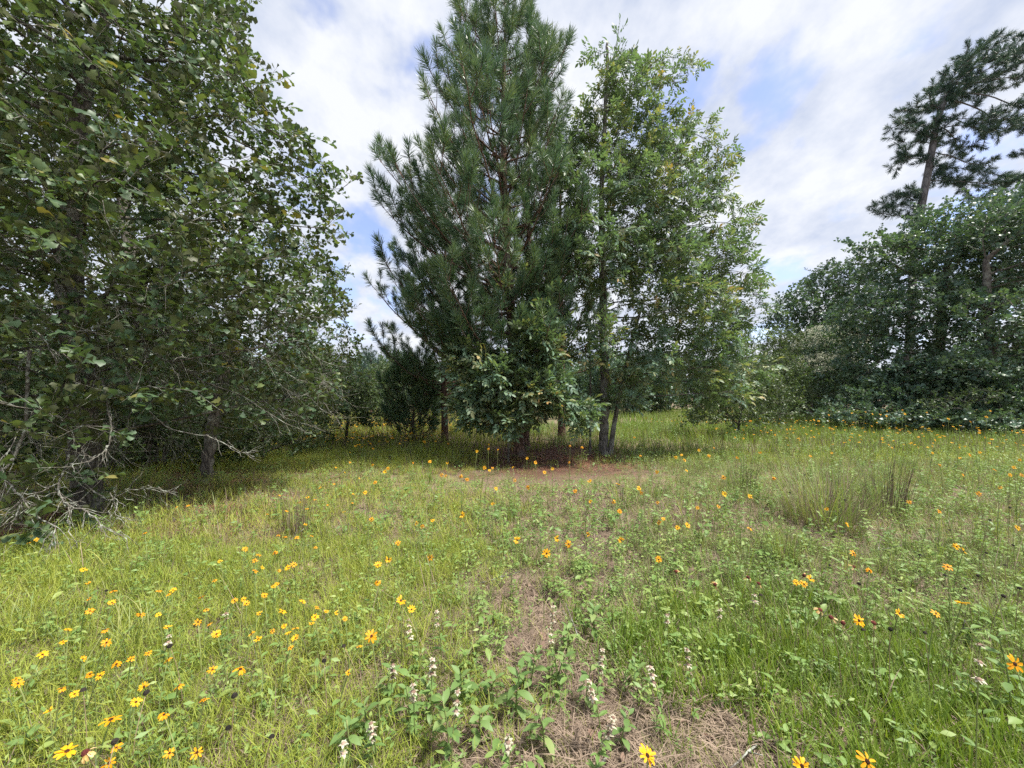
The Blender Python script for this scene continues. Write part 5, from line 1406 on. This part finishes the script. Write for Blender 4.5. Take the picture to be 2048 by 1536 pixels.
def flower_region(px, py):
    if px < 715:
        if py > 1290: return 'yellow daisy in the lower left foreground patch', 'yellow daisies of the lower left patch'
        if py > 1150: return 'small yellow daisy in the crowded cluster of the left meadow', 'yellow daisies of the left cluster'
        return 'small yellow daisy near the shade of the left oaks', 'yellow daisies near the left oaks'
    if px < 1200:
        if py < 970: return 'yellow daisy on a tall stalk in front of the pine litter', 'yellow daisies before the pine'
        return 'yellow daisy in the thin grass of the middle meadow', 'yellow daisies of the middle meadow'
    if px < 1560: return 'yellow daisy in the weeds right of the twin stems', 'yellow daisies right of the twin stems'
    if py < 900: return 'tiny yellow daisy in the far meadow before the right oaks', 'yellow daisies of the far right meadow'
    if py < 1060: return 'yellow daisy among the tall clumps of the right meadow', 'yellow daisies among the right clumps'
    return 'yellow daisy in the weedy right foreground', 'yellow daisies of the right foreground'

def petal_geo(r, L=0.03, w=0.0062):
    vs = [(-w * .35, 0, 0), (w * .35, 0, 0), (-w, L * .5, .002), (0, L * .5, -.0015), (w, L * .5, .002), (-w * .75, L * .88, .0), (w * .75, L * .88, .0), (-w * .3, L, -.002), (w * .3, L, -.002)]
    fs = [(0, 1, 3, 2), (1, 4, 3), (2, 3, 6, 5), (3, 4, 6), (5, 6, 8, 7)]
    return np.array(vs), fs
PETAL = petal_geo(None)
def petal_mesh(m):
    mb = MB(); mb.add(PETAL[0], PETAL[1], 0); return mb.mesh('petal', [m])
PETAL_MESH = [petal_mesh(M['petal']), petal_mesh(M['petal_gold'])]
def petal_places(r, n, droop=0.0):
    out = []
    for k in range(n):
        a = k * 6.283 / n + r.normal(0, .09)
        d = np.array([math.cos(a), math.sin(a), r.normal(.04 + droop, .2)])
        m = np.eye(4); m[:3, :3] = frame(d, (0, 0, 1), r.normal(0, .25)) * r.uniform(.75, 1.12); m[:3, 3] = np.array([math.cos(a), math.sin(a), 0]) * .0065
        out.append(m)
    return out
_r = np.random.default_rng(301)
HEADS = []
for i in range(8):
    mb = MB(); pl = petal_places(_r, int(_r.integers(7, 13)), droop=[0, .15, -.5, 0, -.25, .3, -.1, 0][i])
    if i in (2, 5): pl = pl[:-2]
    for m in pl: mb.add(PETAL[0] @ m[:3, :3].T + m[:3, 3], PETAL[1], 0)
    HEADS.append((pl, mb.mesh('petals', [M['petal' if i % 2 else 'petal_gold']]), i % 2))
def dome_mb(rad, h, seg=10, rings=3, lift=0.0):
    vs = [(0, 0, h + lift)]; fs = []
    for i in range(1, rings + 1):
        t = i / rings
        for k in range(seg):
            a = k * 6.283 / seg; vs.append((rad * math.sin(t * 1.57) * math.cos(a), rad * math.sin(t * 1.57) * math.sin(a), h * math.cos(t * 1.57) + lift))
    for k in range(seg): fs.append((0, 1 + k, 1 + (k + 1) % seg))
    for i in range(rings - 1):
        for k in range(seg):
            a = 1 + i * seg + k; b = 1 + i * seg + (k + 1) % seg
            fs.append((a, a + seg, b + seg, b))
    mb = MB(); mb.add(vs, fs, 0); return mb
DISC = dome_mb(.0088, .006, lift=-.001).mesh('disc', [M['disc']])
DISC_RED = dome_mb(.011, .011).mesh('disc', [M['disc_red']])
SEEDH = dome_mb(.0105, .012).mesh('seed_head', [M['seed']])
def stem_mesh(r, H, bend, mat, leaves=3, ll=.045, rad=.0018):
    """stem from the origin up to (bend, H); returns mesh, leaf places, tip"""
    tip = np.array([bend[0], bend[1], H]); mid = tip * np.array([.35, .35, .55])
    pts = smooth_poly([(0, 0, -.02), mid, tip], 7)
    mb = MB(); tube(mb, pts, np.linspace(rad * 1.3, rad, 7), 4, 0)
    return mb.mesh('stem', [mat]), pts
LEAF_SMALL = []
for i in range(3):
    v, f = leaf_geo(.05, [LEAFLET, OVAL, DIAMOND][i], .3, .3); mb = MB(); mb.add(v, f, 0, .3 + .25 * i); LEAF_SMALL.append(mb.mesh('weed_leaf_%d' % i, [M['forb']]))
def head_height(px, py, r):
    if px < 720: h = r.uniform(.26, .36) if py > 1150 else r.uniform(.3, .42)
    elif py < 1000: h = r.uniform(.55, .75) if py > 860 else r.uniform(.75, .95)
    else: h = r.uniform(.36, .5)
    if py < 850: h = 1.28 - (py - 815) * .004
    return h
FLOWER_LB = landmark_labels([p for p in FLOWERS if p not in DISTINCT], 'yellow daisies', 'only yellow daisy')
order = sorted(range(len(FLOWERS)), key=lambda i: -FLOWERS[i][1])
def loc_of(px, py, h):
    d = (CAM_H - h) * F / (py - HY)
    return (px - CX) / F * d, d
for rank, i in enumerate(order):
    px, py = FLOWERS[i]; r = np.random.default_rng(400 + i)
    h = head_height(px, py, r)
    if (px, py) == (2030, 1328): h = .55
    x, y = loc_of(px, py, h)
    y = min(y, 24.0) if py >= 850 else y
    if py < 850:
        y = min(y, 17.5); x = (px - CX) / F * y; h = CAM_H - (py - HY) / F * y
        h = max(.35, h)
    zg = float(gz(x, y))
    bend = r.normal(0, .05, 2)
    bxy = np.array([x, y]) - bend
    H = h - float(gz(*bxy))
    root = empty('yellow_daisy', (bxy[0], bxy[1], float(gz(*bxy))))
    lb, gp = flower_region(px, py)
    lb = DISTINCT.get((px, py)) or FLOWER_LB[(px, py)]
    tag(root, lb, 'flower', gp)
    sm, pts = stem_mesh(r, H, bend, M['stem'], rad=.0023)
    link(bpy.data.objects.new('stem', sm), root)
    pl, hm, gold = HEADS[int(r.integers(0, 8))]
    # heads turn up and towards the open sky, some to the path
    if px < 720: d = np.array([r.normal(.25, .35), r.normal(-.25, .35), 1.0])
    elif py < 1120: d = np.array([r.normal(0, .35), r.normal(-.8, .3), .55])
    else: d = np.array([r.normal(.1, .3), r.normal(-.6, .35), .8])
    if (px, py) in ((2030, 1328), (1718, 1241), (1034, 1080), (924, 1030), (1093, 1107)): d = np.array([.1, -.9, .45])
    if (px, py) == (1924, 1206): d = np.array([.1, .5, .9])
    d /= np.linalg.norm(d)
    size = r.uniform(.42, .66) if px < 720 else r.uniform(.58, .82)
    if px < 720 and py > 1300: size *= .98
    if (px, py) in DISTINCT: size = .9
    q = Vector(d).to_track_quat('Z', 'Y').to_matrix() @ Matrix.Rotation(r.random() * 6.28, 3, 'Z')
    T = Matrix.Translation(Vector((bend[0], bend[1], H))) @ q.to_4x4() @ Matrix.Scale(size, 4)
    head = bpy.data.objects.new('flower_head', DISC); link(head, root); head.matrix_local = T
    if rank < 45:
        for m in pl:
            o = bpy.data.objects.new('petal', PETAL_MESH[0 if gold else 1]); link(o, head); o.matrix_local = Matrix(m.tolist())
    else:
        o = bpy.data.objects.new('petals', hm); link(o, head)
    if y < 6:
        for k in range(2 + int(r.integers(0, 2))):
            t = r.uniform(.15, .75); a = r.random() * 6.28
            p = pts[int(t * 6)]
            o = bpy.data.objects.new('leaf', LEAF_SMALL[int(r.integers(0, 3))]); link(o, root)
            m = np.eye(4); m[:3, :3] = frame((math.cos(a), math.sin(a), .5), (0, 0, 1)) * r.uniform(.7, 1.2); m[:3, 3] = p
            o.matrix_local = Matrix(m.tolist())

# mass of far yellow bloom beyond counting, left of the pine and along the far right
hb = []
for pl, hm, g in HEADS[:4]:
    mb = MB()
    for m in pl: mb.add(PETAL[0] @ m[:3, :3].T + m[:3, 3] + np.array([0, 0, .55]), PETAL[1], 0)
    tube(mb, [(0, 0, 0), (.01, 0, .3), (0, 0, .55)], [.002, .002, .002], 3, 1)
    hb.append(mb.mesh('far_bloom', [M['petal'], M['stem']]))
C_BLOOM = source_collection('far_bloom', hb)
r = np.random.default_rng(310)
n = 900
fx = np.concatenate([r.uniform(-8, -1.5, 520), r.uniform(7, 24, 380)]); fy = np.concatenate([r.uniform(9, 20, 520), r.uniform(9, 20, 380)])
ok = (litter_mask(fx, fy) < .3) & (np.abs(fx) < 1.35 * fy)
fx, fy = fx[ok], fy[ok]; n = len(fx)
o = scatter('far_blooms', np.stack([fx, fy, gz(fx, fy)], 1), np.stack([r.normal(0, .35, n), r.normal(0, .35, n), r.random(n) * 6.28], 1), r.uniform(.75, 1.2, n), r.integers(0, 4, n), C_BLOOM)
tag(o, 'sprinkle of tiny yellow flowers across the far meadow', 'flowers')

# ------------------------------------------------------------------ withered heads and dark seed heads
WITHER = [(1640,1220),(1662,1235),(1686,1246),(1747,1246),(1707,1134),(1496,1155),(1517,1167),(1430,1169),(1608,1151),(1352,1143),(171,1506)]
SEEDS = [(469,1390),(293,1384),(340,1291),(166,1380),(230,1481),(456,1455),(648,1322),(687,1292),(543,1473),(213,1181),(1522,1190),(1727,1260),(1780,1257),(1850,1265),(1931,1177),(2006,1191),(2039,1176),(1973,1106),(2026,1090),(1718,1167),
         (1560,915),(1610,950),(1580,985),(1690,1000),(1860,1060),(1980,1040),(2010,1130),(1900,1060),(1840,1110),(1800,1180),(1660,1130),(1955,1150),(1400,1090),(1440,1100),(1890,1150),(2020,1015)]
WITHER_LB = landmark_labels(WITHER, 'maroon withered daisies', 'only withered daisy'); SEED_LB = landmark_labels(SEEDS, 'black seed heads', 'only black seed head')
mb = MB(); v = PETAL[0] * np.array([.7, .75, 1]); mb.add(v, PETAL[1], 0); WILT = mb.mesh('wilted_petal', [M['wilted']])
for k, (px, py) in enumerate(WITHER):
    r = np.random.default_rng(700 + k); h = r.uniform(.32, .42); x, y = loc_of(px, py, h); bend = r.normal(0, .05, 2)
    root = empty('withered_daisy', (x - bend[0], y - bend[1], float(gz(x - bend[0], y - bend[1]))))
    tag(root, WITHER_LB[(px, py)], 'flower', 'withered daisies of the right foreground' if k < 10 else None)
    H = h - root.location.z
    sm, pts = stem_mesh(r, H, bend, M['dry_stem']); link(bpy.data.objects.new('stem', sm), root)
    d = Vector((r.normal(0, .3), r.normal(-.5, .3), .8)); q = d.to_track_quat('Z', 'Y').to_matrix()
    T = Matrix.Translation(Vector((bend[0], bend[1], H))) @ q.to_4x4() @ Matrix.Scale(1.1, 4)
    o = bpy.data.objects.new('disc', DISC_RED); link(o, root); o.matrix_local = T
    for j in range(int(r.integers(3, 8))):
        a = r.random() * 6.28; m = np.eye(4); m[:3, :3] = frame((math.cos(a), math.sin(a), -1.0), (0, 0, 1)); m[:3, 3] = np.array([math.cos(a), math.sin(a), 0]) * .009
        o = bpy.data.objects.new('wilted_petal', WILT); link(o, root); o.matrix_local = T @ Matrix(m.tolist())
for k, (px, py) in enumerate(SEEDS):
    r = np.random.default_rng(800 + k); h = r.uniform(.3, .42) if py > 1050 else r.uniform(.5, .65); x, y = loc_of(px, py, h); bend = r.normal(0, .05, 2)
    root = empty('seed_head_stalk', (x - bend[0], y - bend[1], float(gz(x - bend[0], y - bend[1]))))
    L_ = px < 720
    tag(root, SEED_LB[(px, py)], 'seed head', 'dark seed heads on the left' if L_ else 'dark seed heads on the right')
    H = h - root.location.z
    sm, pts = stem_mesh(r, H, bend, M['dry_stem'], rad=.0015); link(bpy.data.objects.new('stem', sm), root)
    T = Matrix.Translation(Vector((bend[0], bend[1], H - .004))) @ Matrix.Rotation(r.normal(0, .4), 4, 'X') @ Matrix.Scale(r.uniform(.9, 1.2), 4)
    o = bpy.data.objects.new('seed_head', SEEDH); link(o, root); o.matrix_local = T

# ------------------------------------------------------------------ horsemint: whorled spikes with pale bracts
MINTS = [(816,1240),(873,1223),(865,1319),(786,1330),(826,1370),(915,1384),(1107,1213),(1098,1255),(1334,1230),(1205,1300),(1301,1335),(1179,1363),(1226,1436),(742,1447),(687,1488),(1015,1471),
         (452,1227),(338,1272),(1374,1300),(1960,1290),(1510,1190),(1440,1220)]
MINT_LB = {(1374,1300): 'fullest white bracted spike right of the bare patch', (1960,1290): 'single tall spike with dark seed whorls at the right', (1334,1230): 'upright white spike above the right bare patch', (1098,1255): 'white spike rising behind the broad leaved weeds',
           (816,1240): 'leftmost white spike at the top of the bare patch', (873,1223): 'white spike beside the fine pale grass clump', (452,1227): 'small white spike among the left daisy cluster'}
MINT_AUTO = landmark_labels([p for p in MINTS if p not in MINT_LB], 'white bracted spikes', 'only white bracted spike')
mb = MB(); v, f = leaf_geo(.022, LEAFLET, .3, .2); mb.add(v * np.array([1.4, 1, 1]), f, 0); BRACT = mb.mesh('bract', [M['bract']])
def whorl_mesh(r):
    mb = MB()
    for k in range(11):
        a = k * .571 + r.normal(0, .15); d = np.array([math.cos(a), math.sin(a), r.uniform(-.5, .5)])
        v, f = leaf_geo(.021 * r.uniform(.7, 1.2), LEAFLET, .3, .3); mb.add(v * np.array([1.5, 1, 1]) @ frame(d, (0, 0, 1)).T, f, 0)
    g = dome_mb(.010, .008); mb.add(np.concatenate(g.v), g.f, 1)
    return mb.mesh('bract_whorl', [M['bract'], M['dead_leaf']])
_r = np.random.default_rng(320)
WHORLS = [whorl_mesh(_r) for _ in range(4)]
for k, (px, py) in enumerate(MINTS):
    r = np.random.default_rng(900 + k); h = r.uniform(.30, .38) if py < 1400 else r.uniform(.24, .3)
    if (px, py) == (1960, 1290): h = .62
    x, y = loc_of(px, py, h); bend = r.normal(0, .04, 2)
    root = empty('horsemint', (x - bend[0], y - bend[1], float(gz(x - bend[0], y - bend[1]))))
    if (px, py) in MINT_LB: lb, gp = MINT_LB[(px, py)], 'white bracted spikes'
    elif px < 500: lb, gp = 'small white bracted spike among the left daisies', 'white spikes on the left'
    elif px > 1400: lb, gp = 'small white bracted spike in the right grass', 'white spikes on the right'
    else: lb, gp = 'white bracted flower spike among the broad leaved weeds in front', 'white spikes in front'
    tag(root, MINT_LB.get((px, py)) or MINT_AUTO[(px, py)], 'flower spike', gp)
    H = h - root.location.z
    sm, pts = stem_mesh(r, H, bend, M['stem'], rad=.0022); link(bpy.data.objects.new('stem', sm), root)
    for j in range(int(r.integers(2, 5))):
        t = 1 - j * .105; p = pts[-1] * t
        o = bpy.data.objects.new('bract_whorl', WHORLS[int(r.integers(0, 4))]); link(o, root)
        o.location = p; o.rotation_euler = (r.normal(0, .2), r.normal(0, .2), r.random() * 6.28); s = r.uniform(.85, 1.2) * (1 if j else .8); o.scale = (s, s, s)
    for j in range(12):
        t = r.uniform(.15, .75); a = r.random() * 6.28; p = pts[int(t * 6)]
        o = bpy.data.objects.new('leaf', LEAF_SMALL[0]); link(o, root)
        m = np.eye(4); m[:3, :3] = frame((math.cos(a), math.sin(a), .4), (0, 0, 1)) * r.uniform(.7, 1.1); m[:3, 3] = p; o.matrix_local = Matrix(m.tolist())

# ------------------------------------------------------------------ broad leaved weeds
BROAD_PROF = [(0, .02), (.18, .11), (.40, .21), (.62, .22), (.82, .13), (1.0, 0)]
BROAD = []
for i in range(4):
    v, f = leaf_geo(.11, BROAD_PROF, [.35, .15, .5, .25][i], [.25, .45, .1, .6][i], wave=[0, .012, 0, .008][i]); mb = MB(); mb.add(v, f, 0, .2 + .2 * i); BROAD.append(mb.mesh('broad_leaf_%d' % i, [M['broad']]))
WEEDS = [(925, 1420, .20, 11, 1.0, 'low rosette of broad bright leaves at front centre'), (1030, 1440, .26, 13, 1.1, 'largest broad leaved weed at front centre'), (735, 1490, .22, 12, .95, 'broad leaved weed at the left end of the front weed row'),
         (900, 1520, .26, 13, .95, 'broad leaved weed nearest the bottom edge left of centre'), (1188, 1275, .20, 11, .95, 'upright broad leaved weed at the top of the front weeds'), (1140, 1310, .18, 10, .95, 'broad leaved weed below the upright one'),
         (1115, 1370, .2, 10, 1.0, 'broad leaved weed with drooping leaves beside the white spikes'), (1090, 1500, .2, 9, .9, 'broad leaved weed at the bottom centre edge'), (1455, 1165, .2, 12, .75, 'light green weed cluster in the middle right meadow'),
         (1615, 1275, .16, 8, .8, 'small broad weed in the bright right grass'), (2025, 1440, .42, 14, .95, 'tall grey green weed at the right frame edge below the large daisy'), (820, 1470, .22, 11, .9, 'broad leaved weed among the left white spikes'),
         (80, 1400, .16, 10, .8, 'broad weed in the lower left daisy patch'), (60, 1530, .16, 9, .9, 'broad weed in the bottom left corner'), (450, 1300, .14, 8, .7, 'low green weed under the daisy cluster'), (1010, 1130, .28, 12, .55, 'leafy weed under the middle open daisies'),
         (640, 1390, .14, 8, .8, 'low green weed right of the lower left daisies'), (980, 1400, .16, 9, .9, 'small broad weed between the two front rosettes')]
WEEDS += [(770, 1420, .20, 11, .8, 'weed behind the left end of the front weed row'), (860, 1450, .20, 11, .8, 'weed between the left white spikes and the front rosette'), (1060, 1380, .20, 12, .85, 'weed standing behind the largest front weed'),
          (1170, 1420, .2, 11, .75, 'narrow leaved weed right of the front weeds'), (960, 1490, .18, 10, .8, 'weed in front of the two rosettes'), (1240, 1500, .16, 10, .7, 'small weed beside the bottom bare patch'), (700, 1530, .2, 11, .85, 'weed at the bottom edge below the left front weeds'), (1290, 1400, .2, 12, .7, 'weed right of the white spikes on the bare patch')]
for k, (px, py, H, n, s, lb) in enumerate(WEEDS):
    r = np.random.default_rng(1000 + k); b = ground_at(px, py)
    root = empty('leafy_weed', b.tolist()); tag(root, lb, 'weed', 'broad leaved weeds')
    bend = r.normal(0, .03, 2)
    sm, pts = stem_mesh(r, H, bend, M['stem'], rad=.003); link(bpy.data.objects.new('stem', sm), root)
    for j in range(n):
        t = .15 + .85 * (j / (n - 1)); a = j * 2.4 + r.normal(0, .25)
        p = np.array([np.interp(t * 6, range(7), pts[:, c]) for c in range(3)])
        d = np.array([math.cos(a), math.sin(a), .1 + 1.0 * t ** 3 + r.normal(0, .12)])
        o = bpy.data.objects.new('leaf', BROAD[int(r.integers(0, 4))]); link(o, root)
        m = np.eye(4); m[:3, :3] = frame(d, (0, 0, 1), r.normal(0, .2)) * s * .82 * (1.05 - .45 * t ** 4) * r.uniform(.75, 1.15); m[:3, 3] = p; o.matrix_local = Matrix(m.tolist())
